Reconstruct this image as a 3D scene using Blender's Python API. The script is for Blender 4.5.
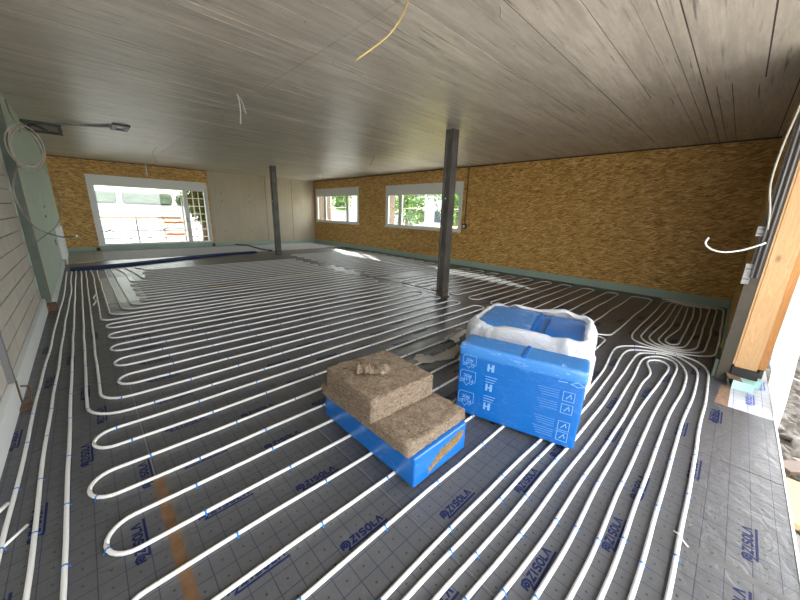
import bpy, bmesh, math, random
from mathutils import Vector, Matrix, noise

random.seed(7)
scn = bpy.context.scene
for o in list(bpy.data.objects): bpy.data.objects.remove(o)
COL = scn.collection

# ------------------------------------------------------------------ camera
F_PX, YAW, PITCH, ROLL, CAM_H = 320.31, 0.773, 0.263, 0.031, 1.6
fw = Vector((math.sin(YAW)*math.cos(PITCH), math.cos(YAW)*math.cos(PITCH), -math.sin(PITCH)))
r0 = Vector((math.cos(YAW), -math.sin(YAW), 0)); u0 = r0.cross(fw)
rt = r0*math.cos(ROLL) + u0*math.sin(ROLL); up = -r0*math.sin(ROLL) + u0*math.cos(ROLL)
cam_d = bpy.data.cameras.new('camera'); cam_d.sensor_width = 36; cam_d.lens = 36*F_PX/800
cam_d.clip_start = 0.02; cam_d.clip_end = 500
cam = bpy.data.objects.new('camera', cam_d); COL.objects.link(cam)
M3 = Matrix((rt, up, -fw)).transposed()
cam.matrix_world = Matrix.Translation((0, 0, CAM_H)) @ M3.to_4x4()
scn.camera = cam

# ------------------------------------------------------------------ light
scn.view_settings.view_transform = 'Standard'; scn.view_settings.look = 'None'
scn.view_settings.gamma = 1; scn.view_settings.use_curve_mapping = False
scn.view_settings.exposure = 2.0
w = bpy.data.worlds.new('sky'); scn.world = w; w.use_nodes = True
bg = w.node_tree.nodes['Background']; bg.inputs[0].default_value = (.97, .985, 1.0, 1); bg.inputs[1].default_value = 2.1
sun_d = bpy.data.lights.new('sun', 'SUN'); sun_d.energy = 11.0; sun_d.angle = 0.01; sun_d.color = (1, .95, .86)
sun = bpy.data.objects.new('sun', sun_d); COL.objects.link(sun)
sun.rotation_euler = Vector((-.82, -1.8, -1.0)).to_track_quat('-Z', 'Y').to_euler()
def portal(loc, sx, sy, normal):
    d = bpy.data.lights.new('daylight_portal', 'AREA'); d.shape = 'RECTANGLE'; d.size = sx; d.size_y = sy
    d.cycles.is_portal = True
    o = bpy.data.objects.new('daylight_portal', d); COL.objects.link(o); o.location = loc
    o.rotation_euler = Vector(normal).to_track_quat('-Z', 'Z').to_euler()

# ------------------------------------------------------------------ room numbers (metres)
XL, XR, YF, YB, H = -.6, 8.87, -.53, 15.77, 3.08
PITCHG = .0945
portal((2.0, YF-.25, 1.5), 5.3, 3.1, (0, 1, 0))
portal((2.1, YB+.45, 1.2), 3.7, 2.4, (0, -1, 0))
portal((XR+.42, 8.2, 1.75), 3.8, 1.4, (-1, 0, 0))
portal((XR+.42, 13.7, 1.75), 3.8, 1.4, (-1, 0, 0))

def unproj(u, v, z=0.0):
    d = rt*((u-400)/F_PX) - up*((v-300)/F_PX) + fw
    t = (z-CAM_H)/d.z
    return Vector((0, 0, CAM_H)) + d*t

# ------------------------------------------------------------------ helpers
def tag(o, label=None, cat=None, group=None, kind=None):
    if label: o['label'] = label
    if cat: o['category'] = cat
    if group: o['group'] = group
    if kind: o['kind'] = kind
    return o
def empty(name, loc=(0, 0, 0), rz=0):
    o = bpy.data.objects.new(name, None); COL.objects.link(o); o.location = loc; o.rotation_euler = (0, 0, rz)
    o.empty_display_size = .1
    return o
class MB:
    def __init__(s): s.v = []; s.f = []
    def add(s, vs, fs):
        n = len(s.v); s.v += [tuple(a) for a in vs]; s.f += [tuple(i+n for i in f) for f in fs]; return s
    def box(s, x0, x1, y0, y1, z0, z1):
        vs = [(x, y, z) for z in (z0, z1) for y in (y0, y1) for x in (x0, x1)]
        return s.add(vs, [(0, 2, 3, 1), (4, 5, 7, 6), (0, 1, 5, 4), (1, 3, 7, 5), (3, 2, 6, 7), (2, 0, 4, 6)])
    def bar(s, a, b, wd, ht=None):
        a = Vector(a); b = Vector(b); ht = ht or wd; d = (b-a).normalized()
        q = Vector((0, 0, 1)) if abs(d.z) < .9 else Vector((1, 0, 0))
        x = d.cross(q).normalized(); y = x.cross(d)
        vs = [p + x*i*wd/2 + y*j*ht/2 for p in (a, b) for j in (-1, 1) for i in (-1, 1)]
        return s.add(vs, [(0, 1, 3, 2), (4, 6, 7, 5), (0, 4, 5, 1), (1, 5, 7, 3), (3, 7, 6, 2), (2, 6, 4, 0)])
    def tube(s, pts, r, n=8, closed=False, rad=None):
        pts = [Vector(p) for p in pts]; m = len(pts); n0 = len(s.v); prev = None
        for i, p in enumerate(pts):
            a = pts[(i-1) % m] if closed else pts[max(i-1, 0)]
            b = pts[(i+1) % m] if closed else pts[min(i+1, m-1)]
            d = (b-a); d = d.normalized() if d.length > 1e-9 else Vector((1, 0, 0))
            if prev is None:
                q = Vector((0, 0, 1)) if abs(d.z) < .9 else Vector((1, 0, 0)); x = d.cross(q).normalized()
            else:
                x = prev - d*prev.dot(d); x = x.normalized() if x.length > 1e-6 else d.orthogonal().normalized()
            prev = x; y = x.cross(d); rr = rad[i] if rad else r
            for k in range(n):
                t = 2*math.pi*k/n; s.v.append(tuple(p + (x*math.cos(t) + y*math.sin(t))*rr))
        for i in range(m if closed else m-1):
            j = (i+1) % m
            for k in range(n):
                l = (k+1) % n; s.f.append((n0+i*n+k, n0+i*n+l, n0+j*n+l, n0+j*n+k))
        if not closed:
            s.f.append(tuple(n0+k for k in range(n))[::-1]); s.f.append(tuple(n0+(m-1)*n+k for k in range(n)))
        return s
    def stroke(s, pts, wd, xf, closed=False):
        """flat ribbon of width wd along 2-D points, placed by xf(u, v) -> 3-D"""
        P = [Vector((a, b)) for a, b in pts]; m = len(P); n0 = len(s.v)
        for i in range(m):
            a = P[(i-1) % m] if closed else P[max(i-1, 0)]; b = P[(i+1) % m] if closed else P[min(i+1, m-1)]
            d1 = (P[i]-a); d2 = (b-P[i]); d1 = d1.normalized() if d1.length > 1e-9 else d2.normalized()
            d2 = d2.normalized() if d2.length > 1e-9 else d1
            t = d1+d2; t = t.normalized() if t.length > 1e-6 else d1
            nn = Vector((-t.y, t.x)); k = 1/max(.5, nn.dot(Vector((-d1.y, d1.x))))
            for sg in (-1, 1):
                q = P[i]+nn*(sg*wd/2*k); s.v.append(tuple(xf(q.x, q.y)))
        for i in range(m if closed else m-1):
            j = (i+1) % m; s.f.append((n0+2*i, n0+2*j, n0+2*j+1, n0+2*i+1))
        return s
    def mesh(s, name, mat, smooth=False):
        me = bpy.data.meshes.new(name); me.from_pydata(s.v, [], s.f); me.materials.append(mat)
        if smooth:
            me.polygons.foreach_set('use_smooth', [True]*len(me.polygons))
        me.update(); return me
    def build(s, name, mat, parent=None, smooth=False, loc=None):
        o = bpy.data.objects.new(name, s.mesh(name, mat, smooth)); COL.objects.link(o)
        if parent: o.parent = parent
        if loc: o.location = loc
        return o
def inst(me, name, parent=None, loc=(0, 0, 0), rot=(0, 0, 0), scale=None):
    o = bpy.data.objects.new(name, me); COL.objects.link(o); o.parent = parent
    o.location = loc; o.rotation_euler = rot
    if scale: o.scale = scale
    return o
def bm_obj(name, bm, mat, parent=None, smooth=True):
    me = bpy.data.meshes.new(name); bm.to_mesh(me); bm.free(); me.materials.append(mat)
    if smooth: me.polygons.foreach_set('use_smooth', [True]*len(me.polygons))
    o = bpy.data.objects.new(name, me); COL.objects.link(o); o.parent = parent
    return o
def softbox(sx, sy, sz, bev=.01, cuts=10, amp=.004, freq=6, seed=0.0, seg=2):
    """box with its base centre at the origin, rounded edges and uneven faces"""
    bm = bmesh.new(); bmesh.ops.create_cube(bm, size=1)
    for v in bm.verts: v.co = Vector((v.co.x*sx, v.co.y*sy, (v.co.z+.5)*sz))
    bmesh.ops.bevel(bm, geom=bm.edges[:], offset=bev, segments=seg, affect='EDGES', profile=.5)
    long = [e for e in bm.edges if e.calc_length() > bev*4]
    bmesh.ops.subdivide_edges(bm, edges=long, cuts=cuts, use_grid_fill=True)
    bm.normal_update()
    for v in bm.verts:
        p = v.co*freq + Vector((seed, seed*1.7, -seed))
        k = noise.noise(p)*.6 + noise.noise(p*2.7)*.4
        fz = min(1, v.co.z/.02) if v.co.z < .02 else 1
        v.co += v.normal*k*amp*(fz if v.normal.z < -.3 else 1)
        v.co.z = max(v.co.z, 0)
    return bm
def cat_rom(P, step=.05, closed=False):
    P = [Vector(p) for p in P]; out = []; n = len(P)
    for i in range(n if closed else n-1):
        g = lambda k: P[k % n] if closed else P[max(0, min(n-1, k))]
        a, b, c, d = g(i-1), g(i), g(i+1), g(i+2)
        m = max(2, int((c-b).length/step))
        # centripetal-ish: limit tangents
        L = (c-b).length
        t1 = (c-a); t2 = (d-b)
        t1 = t1.normalized()*min(t1.length/2, L) if t1.length > 1e-9 else t1
        t2 = t2.normalized()*min(t2.length/2, L) if t2.length > 1e-9 else t2
        for k in range(m):
            t = k/m; h = (2*t**3-3*t**2+1, t**3-2*t**2+t, -2*t**3+3*t**2, t**3-t**2)
            out.append(b*h[0] + t1*h[1] + c*h[2] + t2*h[3])
    if not closed: out.append(P[-1])
    return out
def fillet(P, r, step=.3):
    """2-D polyline with rounded corners; straight runs split so they can wander"""
    P = [Vector((a, b)) for a, b in P]; out = [P[0]]
    rs = r if isinstance(r, list) else [r]*len(P)
    def run(b):
        a = out[-1]; L = (b-a).length; m = max(1, int(L/step))
        for k in range(1, m+1): out.append(a.lerp(b, k/m))
    for i in range(1, len(P)-1):
        a, b, c = P[i-1], P[i], P[i+1]; d1 = (a-b); d2 = (c-b)
        rr = min(rs[i], d1.length*.5, d2.length*.5); d1 = d1.normalized(); d2 = d2.normalized()
        ang = d1.angle(d2)
        if ang > 3.1: continue
        t = rr; p1 = b+d1*t; p2 = b+d2*t
        run(p1)
        for k in range(1, 7):
            q = k/6; out.append(p1*(1-q)**2 + b*2*q*(1-q) + p2*q*q) if False else None
            # circular blend
            bis = (d1+d2).normalized(); R = t*math.tan(ang/2); cen = b+bis*(R/math.sin(ang/2))
            v1 = p1-cen; tot = math.pi-ang; sg = 1 if (d1.x*d2.y-d1.y*d2.x) < 0 else -1
            th = sg*tot*q; out.append(cen + Vector((v1.x*math.cos(th)-v1.y*math.sin(th), v1.x*math.sin(th)+v1.y*math.cos(th))))
    run(P[-1]); return out

# ------------------------------------------------------------------ materials
def new_mat(name):
    m = bpy.data.materials.new(name); m.use_nodes = True; nt = m.node_tree
    return m, nt, nt.nodes['Principled BSDF']
def plain(name, col, rough=.6, metal=0, spec=.5, bump=0, bscale=40, var=0, trans=0):
    m, nt, b = new_mat(name); N = nt.nodes; L = nt.links
    b.inputs['Base Color'].default_value = (*col, 1); b.inputs['Roughness'].default_value = rough
    b.inputs['Metallic'].default_value = metal; b.inputs['Specular IOR Level'].default_value = spec
    if bump or var:
        tc = N.new('ShaderNodeTexCoord'); nz = N.new('ShaderNodeTexNoise'); nz.inputs['Scale'].default_value = bscale
        nz.inputs['Detail'].default_value = 5; L.new(tc.outputs['Object'], nz.inputs['Vector'])
        if bump:
            bp = N.new('ShaderNodeBump'); bp.inputs['Strength'].default_value = bump; bp.inputs['Distance'].default_value = .01
            L.new(nz.outputs['Fac'], bp.inputs['Height']); L.new(bp.outputs[0], b.inputs['Normal'])
        if var:
            cr = N.new('ShaderNodeValToRGB'); cr.color_ramp.elements[0].position = .3; cr.color_ramp.elements[1].position = .7
            cr.color_ramp.elements[0].color = (*[c*(1-var) for c in col], 1); cr.color_ramp.elements[1].color = (*[min(1, c*(1+var)) for c in col], 1)
            L.new(nz.outputs['Fac'], cr.inputs[0]); L.new(cr.outputs[0], b.inputs['Base Color'])
    return m
def math_n(nt, op, a, b=None, c=None):
    n = nt.nodes.new('ShaderNodeMath'); n.operation = op
    for i, v in enumerate((a, b, c)):
        if v is None: continue
        if isinstance(v, (int, float)): n.inputs[i].default_value = v
        else: nt.links.new(v, n.inputs[i])
    return n.outputs[0]
def mixc(nt, fac, a, b):
    n = nt.nodes.new('ShaderNodeMix'); n.data_type = 'RGBA'
    for s, v in ((0, fac), (6, a), (7, b)):
        if isinstance(v, (int, float)): n.inputs[s].default_value = v
        elif isinstance(v, tuple): n.inputs[s].default_value = (*v, 1)
        else: nt.links.new(v, n.inputs[s])
    return n.outputs[2]
def noise_n(nt, vec, scale, detail=4, rough=.5, dist=0):
    n = nt.nodes.new('ShaderNodeTexNoise'); n.inputs['Scale'].default_value = scale; n.inputs['Detail'].default_value = detail
    n.inputs['Roughness'].default_value = rough; n.inputs['Distortion'].default_value = dist
    if vec: nt.links.new(vec, n.inputs['Vector'])
    return n.outputs['Fac']
def mapping(nt, vec, scale=(1, 1, 1), rot=(0, 0, 0), loc=(0, 0, 0)):
    n = nt.nodes.new('ShaderNodeMapping'); n.inputs['Scale'].default_value = scale; n.inputs['Rotation'].default_value = rot
    n.inputs['Location'].default_value = loc; nt.links.new(vec, n.inputs['Vector']); return n.outputs[0]
def ramp(nt, fac, stops):
    n = nt.nodes.new('ShaderNodeValToRGB'); e = n.color_ramp.elements
    while len(e) < len(stops): e.new(.5)
    for i, (p, c) in enumerate(stops): e[i].position = p; e[i].color = (*c, 1) if not isinstance(c, float) else (c, c, c, 1)
    nt.links.new(fac, n.inputs[0]); return n.outputs[0]
def bump_n(nt, bsdf, h, strength, dist):
    n = nt.nodes.new('ShaderNodeBump'); n.inputs['Strength'].default_value = strength; n.inputs['Distance'].default_value = dist
    nt.links.new(h, n.inputs['Height']); nt.links.new(n.outputs[0], bsdf.inputs['Normal'])

def foil_mat(name, base, line, dots=True, wrinkle=.5, rough=.42):
    m, nt, b = new_mat(name); g = nt.nodes.new('ShaderNodeNewGeometry'); pos = g.outputs['Position']
    sp = nt.nodes.new('ShaderNodeSeparateXYZ'); nt.links.new(pos, sp.inputs[0])
    dx = math_n(nt, 'PINGPONG', math_n(nt, 'DIVIDE', math_n(nt, 'ADD', sp.outputs[0], 10*PITCHG*10-1.07), PITCHG), .5)
    dy = math_n(nt, 'PINGPONG', math_n(nt, 'DIVIDE', math_n(nt, 'ADD', sp.outputs[1], 10*PITCHG*10-.52), PITCHG), .5)
    lines = math_n(nt, 'MAXIMUM', math_n(nt, 'GREATER_THAN', dx, .479), math_n(nt, 'GREATER_THAN', dy, .479))
    dd = math_n(nt, 'SQRT', math_n(nt, 'ADD', math_n(nt, 'MULTIPLY', dx, dx), math_n(nt, 'MULTIPLY', dy, dy)))
    dot = math_n(nt, 'LESS_THAN', dd, .055)
    n1 = noise_n(nt, pos, 1.3, 5, .6); n2 = noise_n(nt, pos, 38, 4, .65)
    scuff = ramp(nt, noise_n(nt, pos, 4.5, 6, .72), [(.56, 0.0), (.80, 1.0)])
    c = mixc(nt, n1, tuple(x*.78 for x in base), tuple(x*1.25 for x in base))
    c = mixc(nt, math_n(nt, 'MULTIPLY', n2, .25), c, tuple(min(1, x*1.9) for x in base))
    c = mixc(nt, math_n(nt, 'MULTIPLY', scuff, .22), c, tuple(min(1, x*3+.03) for x in base))
    c = mixc(nt, math_n(nt, 'MULTIPLY', lines, .85), c, line)
    if dots: c = mixc(nt, dot, c, tuple(x*.25 for x in base))
    nt.links.new(c, b.inputs['Base Color']); b.inputs['Roughness'].default_value = rough
    rr = math_n(nt, 'ADD', math_n(nt, 'MULTIPLY', noise_n(nt, pos, 9, 4), .25), rough-.12)
    nt.links.new(rr, b.inputs['Roughness']); b.inputs['Specular IOR Level'].default_value = .6
    wv = noise_n(nt, pos, 7, 5, .6, 1.2); hb = math_n(nt, 'ADD', wv, math_n(nt, 'MULTIPLY', n2, .12))
    hb = math_n(nt, 'SUBTRACT', hb, math_n(nt, 'MULTIPLY', lines, .02))
    bump_n(nt, b, hb, wrinkle, .02)
    return m
M = {}
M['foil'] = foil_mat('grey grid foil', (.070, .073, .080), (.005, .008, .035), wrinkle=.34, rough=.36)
M['foil_sheen'] = foil_mat('grid foil with painted sheen', (.34, .345, .34), (.12, .14, .22), wrinkle=.3, rough=.34)  # paler copy of the grey foil: reflected window sheen put into the colour
M['foil_white'] = foil_mat('white grid foil', (.50, .525, .58), (.07, .10, .32), dots=False, wrinkle=1.0)
M['navy'] = plain('navy print', (.004, .011, .062), .6, spec=.25)
M['blueprint'] = plain('blue print', (.06, .12, .55), .5)
M['pipe'] = plain('white pipe', (.70, .70, .69), .36, spec=.6)
M['clip'] = plain('blue clip', (.02, .17, .48), .4)
M['bluepipe'] = plain('navy sleeve', (.012, .03, .12), .4)
M['white'] = plain('white paint', (.82, .82, .80), .45)
M['frame'] = plain('white frame', (.74, .75, .73), .4)
M['foam'] = plain('white foam', (.72, .76, .76), .6)
M['mint'] = plain('mint board', (.34, .45, .39), .8, bump=.2, bscale=80, var=.06)
M['mintxps'] = plain('mint foam block', (.45, .72, .68), .8)
M['greenboard'] = plain('green plasterboard', (.50, .60, .51), .8, bump=.05, var=.05, bscale=3)
M['greenpost'] = plain('grey green post', (.085, .115, .09), .6, var=.15, bscale=8)
M['black'] = plain('black plastic', (.012, .012, .012), .45)
M['tar'] = plain('black bitumen', (.008, .008, .008), .35, bump=.4, bscale=60)
M['steel'] = plain('galvanised steel', (.33, .33, .33), .42, metal=.75, var=.2, bscale=12)
M['rust'] = plain('rusty foot', (.11, .06, .036), .8, var=.4, bscale=40, bump=.4)
M['greyplastic'] = plain('grey plastic', (.27, .27, .27), .5)
M['conduit'] = plain('dark grey conduit', (.13, .13, .13), .5)
M['cable'] = plain('white cable', (.68, .68, .66), .45)
M['cablegrey'] = plain('grey cable', (.32, .30, .25), .5)
M['cableyellow'] = plain('yellow conduit', (.72, .55, .22), .5)
M['tape'] = plain('brown tape', (.135, .075, .038), .45, var=.25, bscale=14)
M['dusty'] = plain('dusty tape', (.24, .15, .10), .6, var=.3, bscale=20)
M['mortar'] = plain('dark joint', (.10, .09, .075), .9)
M['yellow'] = plain('yellow plastic', (.75, .48, .02), .5)

def osb():
    m, nt, b = new_mat('osb'); tc = nt.nodes.new('ShaderNodeNewGeometry'); pos = tc.outputs['Position']
    cols = []
    for k, (rot, sc) in enumerate([(0.10, 1), (-.16, 1.1), (.5, 1.0)]):
        # fold x and y together so that both walls carry the flakes along their length
        cx = nt.nodes.new('ShaderNodeSeparateXYZ'); nt.links.new(pos, cx.inputs[0])
        cb = nt.nodes.new('ShaderNodeCombineXYZ'); nt.links.new(math_n(nt, 'ADD', cx.outputs[0], cx.outputs[1]), cb.inputs[0]); nt.links.new(cx.outputs[2], cb.inputs[1])
        mp = mapping(nt, cb.outputs[0], (1, 1, 1), (0, 0, rot), (k*3.3, k*1.7, 0)); mp = mapping(nt, mp, (9*sc, 58*sc, 1))
        wr = nt.nodes.new('ShaderNodeTexVoronoi'); wr.voronoi_dimensions = '2D'; wr.inputs['Scale'].default_value = 1; nt.links.new(mp, wr.inputs['Vector'])
        s2 = nt.nodes.new('ShaderNodeSeparateColor'); nt.links.new(wr.outputs['Color'], s2.inputs[0]); cols.append((s2.outputs[0], s2.outputs[1], cb.outputs[0]))
    pal = [(0, (.24, .115, .024)), (.2, (.42, .225, .052)), (.55, (.56, .325, .085)), (.85, (.68, .42, .135)), (1, (.82, .57, .24))]
    a = ramp(nt, cols[0][0], pal); c2 = ramp(nt, cols[1][0], pal); c3 = ramp(nt, cols[2][0], pal)
    c = mixc(nt, math_n(nt, 'GREATER_THAN', cols[1][1], .55), a, c2)
    c = mixc(nt, math_n(nt, 'GREATER_THAN', cols[2][1], .72), c, c3)
    nt.links.new(c, b.inputs['Base Color']); b.inputs['Roughness'].default_value = .6
    bump_n(nt, b, cols[0][0], .15, .004)
    return m
M['osb'] = osb()

def concrete(name, base, streak, rough, objvar=.15, axis=0, spec=.5, pits=True):
    m, nt, b = new_mat(name); g = nt.nodes.new('ShaderNodeNewGeometry'); pos = g.outputs['Position']
    oi = nt.nodes.new('ShaderNodeObjectInfo')
    sc = [(.45, 5, 5), (5, .45, 5), (12, 12, .5)][axis]
    sc2 = [(2.2, 17, 17), (17, 2.2, 17), (34, 34, 1.6)][axis]
    st = math_n(nt, 'MULTIPLY_ADD', noise_n(nt, mapping(nt, pos, sc2), 1, 6, .75, .6), .5, math_n(nt, 'MULTIPLY', noise_n(nt, mapping(nt, pos, sc), 1, 5, .7, .3), .5)); big = noise_n(nt, pos, .9, 5, .65); fine = noise_n(nt, pos, 30, 5, .7)
    c = mixc(nt, ramp(nt, st, [(.38, 0.0), (.6, 1.0)]), tuple(x*(1-streak) for x in base), tuple(min(1, x*(1+streak)) for x in base))
    c = mixc(nt, math_n(nt, 'MULTIPLY', ramp(nt, big, [(.35, 0.0), (.7, 1.0)]), .5), c, tuple(x*.72 for x in base))
    c = mixc(nt, math_n(nt, 'MULTIPLY', oi.outputs['Random'], objvar*2), c, tuple(x*.62 for x in base))
    if axis == 0:
        dk = ramp(nt, noise_n(nt, mapping(nt, pos, (1.1, 26, 26)), 1, 3, .6, .2), [(.30, 1.0), (.40, 0.0)])
        msk = ramp(nt, noise_n(nt, pos, 1.7, 4, .6), [(.36, .15), (.56, 1.0)])
        c = mixc(nt, math_n(nt, 'MULTIPLY', math_n(nt, 'MULTIPLY', dk, msk), .9), c, tuple(x*.22 for x in base))
        lt = ramp(nt, noise_n(nt, mapping(nt, pos, (.8, 15, 15), (0, 0, 0), (3, 9, 0)), 1, 4, .6, .2), [(.56, 0.0), (.68, 1.0)])
        c = mixc(nt, math_n(nt, 'MULTIPLY', lt, .35), c, tuple(min(1, x*1.25) for x in base))
    if pits:
        pt = ramp(nt, noise_n(nt, pos, 17, 3, .6), [(.25, 1.0), (.31, 0.0)]); c = mixc(nt, math_n(nt, 'MULTIPLY', pt, .7), c, tuple(x*.3 for x in base))
    nt.links.new(c, b.inputs['Base Color']); b.inputs['Specular IOR Level'].default_value = spec
    nt.links.new(math_n(nt, 'ADD', math_n(nt, 'MULTIPLY', st, .25), rough-.12), b.inputs['Roughness'])
    bump_n(nt, b, math_n(nt, 'ADD', st, math_n(nt, 'MULTIPLY', fine, .3)), .55, .010)
    return m
M['ceil'] = concrete('board marked concrete', (.66, .605, .525), .30, .36, .13, 0, .55)
M['conc'] = concrete('wall concrete', (.52, .46, .355), .07, .7, .06, 2, .3)
M['brick'] = concrete('pale brick', (.56, .53, .47), .06, .8, .10, 2, .3, pits=False)

def wood(name, a, bcol, axis=2):
    m, nt, b = new_mat(name); tc = nt.nodes.new('ShaderNodeTexCoord'); g = tc.outputs['Object']
    sc = [(1, 14, 14), (14, 1, 14), (14, 14, 1)][axis]
    v = mapping(nt, g, sc); n = noise_n(nt, v, 1.3, 4, .55, 1.4)
    wv = math_n(nt, 'FRACT', math_n(nt, 'MULTIPLY', n, 6))
    c = mixc(nt, wv, a, bcol)
    vo = nt.nodes.new('ShaderNodeTexVoronoi'); vo.inputs['Scale'].default_value = 2.6; nt.links.new(mapping(nt, g, (1.3, 1.3, .7)), vo.inputs['Vector'])
    kn = ramp(nt, vo.outputs['Distance'], [(.03, 1.0), (.09, 0.0)])
    c = mixc(nt, math_n(nt, 'MULTIPLY', kn, .75), c, tuple(x*.35 for x in bcol))
    nt.links.new(c, b.inputs['Base Color']); b.inputs['Roughness'].default_value = .55
    return m
M['wood'] = wood('spruce timber', (.56, .345, .165), (.47, .265, .11))
M['woodor'] = wood('oiled timber', (.47, .22, .06), (.39, .165, .04))
M['woodbrown'] = wood('brown board', (.13, .085, .06), (.09, .06, .042), 0)
M['darkboard'] = plain('dark batten', (.05, .042, .028), .7, var=.2, bscale=6)

def column_mat():
    m, nt, b = new_mat('raw steel column'); tc = nt.nodes.new('ShaderNodeTexCoord'); v = tc.outputs['Object']
    n = noise_n(nt, mapping(nt, v, (9, 9, 2.5)), 1, 6, .7); f = noise_n(nt, v, 45, 3)
    c = ramp(nt, n, [(.3, (.06, .056, .05)), (.55, (.14, .132, .12)), (.75, (.25, .235, .21))])
    nt.links.new(c, b.inputs['Base Color']); b.inputs['Metallic'].default_value = .35; b.inputs['Roughness'].default_value = .5
    bump_n(nt, b, f, .1, .004); return m
M['column'] = column_mat()

def wool(name, a, bcol):
    m, nt, b = new_mat(name); tc = nt.nodes.new('ShaderNodeTexCoord'); v = tc.outputs['Object']
    n = noise_n(nt, mapping(nt, v, (9, 9, 60)), 1.6, 5, .7, .8); n2 = noise_n(nt, v, 42, 5, .75, 1.6); n3 = noise_n(nt, v, 6, 4)
    c = mixc(nt, ramp(nt, n, [(.35, 0.0), (.65, 1.0)]), a, bcol); c = mixc(nt, ramp(nt, n2, [(.34, 1.0), (.52, 0.0)]), c, tuple(x*.38 for x in a))
    c = mixc(nt, ramp(nt, noise_n(nt, v, 60, 3), [(.58, 0.0), (.72, .6)]), c, tuple(min(1, x*1.35) for x in bcol))
    c = mixc(nt, math_n(nt, 'MULTIPLY', n3, .35), c, tuple(x*.7 for x in bcol))
    nt.links.new(c, b.inputs['Base Color']); b.inputs['Roughness'].default_value = .95; b.inputs['Specular IOR Level'].default_value = .1
    bump_n(nt, b, math_n(nt, 'ADD', n2, n), 1.0, .03); return m
M['wool'] = wool('mineral wool', (.25, .18, .125), (.50, .40, .30))
M['woolyellow'] = wool('ochre wool', (.30, .19, .08), (.50, .36, .18))

def film(name, col, haze, amount, rough=.25):
    m, nt, b = new_mat(name); tc = nt.nodes.new('ShaderNodeTexCoord'); v = tc.outputs['Object']
    n = noise_n(nt, mapping(nt, v, (3, 3, 11)), 2.0, 6, .75, 1.5); cr = noise_n(nt, v, 9, 5, .7, 2.2)
    k = ramp(nt, n, [(.56, 0.0), (.75, 1.0)])
    c = mixc(nt, math_n(nt, 'MULTIPLY', k, amount), col, haze)
    nt.links.new(c, b.inputs['Base Color']); b.inputs['Roughness'].default_value = rough; b.inputs['Specular IOR Level'].default_value = .6
    b.inputs['Coat Weight'].default_value = .3; b.inputs['Coat Roughness'].default_value = .15
    bump_n(nt, b, cr, .35, .012); return m
M['bluefilm'] = film('blue wrap', (.005, .115, .42), (.25, .44, .75), .3)
M['bluetop'] = film('hazy blue wrap', (.04, .20, .54), (.58, .70, .84), .75)
M['whiteprint'] = plain('pale print', (.17, .37, .70), .4)
def bagmat(name, col, fac):
    m, nt, b = new_mat(name); tc = nt.nodes.new('ShaderNodeTexCoord'); v = tc.outputs['Object']
    b.inputs['Base Color'].default_value = (*col, 1); b.inputs['Roughness'].default_value = .35
    bump_n(nt, b, noise_n(nt, v, 11, 6, .7, 2), .6, .02)
    t = nt.nodes.new('ShaderNodeBsdfTranslucent'); t.inputs[0].default_value = (*col, 1)
    mx = nt.nodes.new('ShaderNodeMixShader'); mx.inputs[0].default_value = fac
    nt.links.new(b.outputs[0], mx.inputs[1]); nt.links.new(t.outputs[0], mx.inputs[2])
    nt.links.new(mx.outputs[0], nt.nodes['Material Output'].inputs[0]); return m
M['bag'] = bagmat('white plastic bag', (.66, .69, .73), .3)
M['dirtyfilm'] = bagmat('dusty plastic film', (.58, .56, .51), .35)
M['tarp'] = bagmat('white sheeting', (.86, .87, .88), .7)
def glass():
    m, nt, b = new_mat('window glass'); nt.nodes.remove(b)
    t = nt.nodes.new('ShaderNodeBsdfTransparent'); t.inputs[0].default_value = (.93, .96, .95, 1)
    g = nt.nodes.new('ShaderNodeBsdfGlossy'); g.inputs['Roughness'].default_value = .02
    f = nt.nodes.new('ShaderNodeLayerWeight'); f.inputs[0].default_value = .5
    fr = math_n(nt, 'MULTIPLY_ADD', math_n(nt, 'POWER', f.outputs['Facing'], 5), .8, .04)
    mx = nt.nodes.new('ShaderNodeMixShader'); nt.links.new(fr, mx.inputs[0]); nt.links.new(t.outputs[0], mx.inputs[1]); nt.links.new(g.outputs[0], mx.inputs[2])
    nt.links.new(mx.outputs[0], nt.nodes['Material Output'].inputs[0]); return m
M['glass'] = glass()
def ground(name, stops, scale, bump=.6):
    m, nt, b = new_mat(name); g = nt.nodes.new('ShaderNodeNewGeometry'); pos = g.outputs['Position']
    n = noise_n(nt, pos, scale, 7, .75); nt.links.new(ramp(nt, n, stops), b.inputs['Base Color']); b.inputs['Roughness'].default_value = .95
    bump_n(nt, b, n, bump, .05); return m
M['earth'] = ground('earth and rubble', [(.3, (.26, .24, .21)), (.5, (.44, .41, .37)), (.7, (.58, .55, .50))], 9)
M['stone'] = plain('grey rubble', (.20, .185, .165), .9, var=.35, bscale=14, bump=.4)
M['asphalt'] = ground('pale asphalt', [(.3, (.13, .13, .13)), (.7, (.18, .18, .175))], 3, .1)
M['grass'] = ground('grass bank', [(.3, (.05, .10, .012)), (.7, (.11, .17, .02))], 4)
M['field'] = ground('yellow meadow', [(.3, (.34, .32, .04)), (.7, (.52, .47, .08))], 3)
M['leaf'] = ground('foliage', [(.3, (.03, .08, .015)), (.55, (.09, .17, .035)), (.75, (.20, .28, .07))], 5)
M['leafgrey'] = ground('hedge leaves', [(.3, (.035, .05, .03)), (.7, (.10, .13, .085))], 6)
M['leafy'] = ground('autumn foliage', [(.3, (.03, .045, .008)), (.55, (.11, .12, .018)), (.75, (.25, .21, .04))], 6)
M['bark'] = plain('bark', (.10, .07, .045), .9)
M['houseA'] = plain('grey render', (.38, .38, .38), .9)
M['houseB'] = plain('pale render', (.52, .50, .47), .9)
M['roofred'] = plain('dark roof', (.14, .10, .09), .8)
M['paneD'] = plain('dark pane', (.05, .06, .08), .15)
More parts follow.
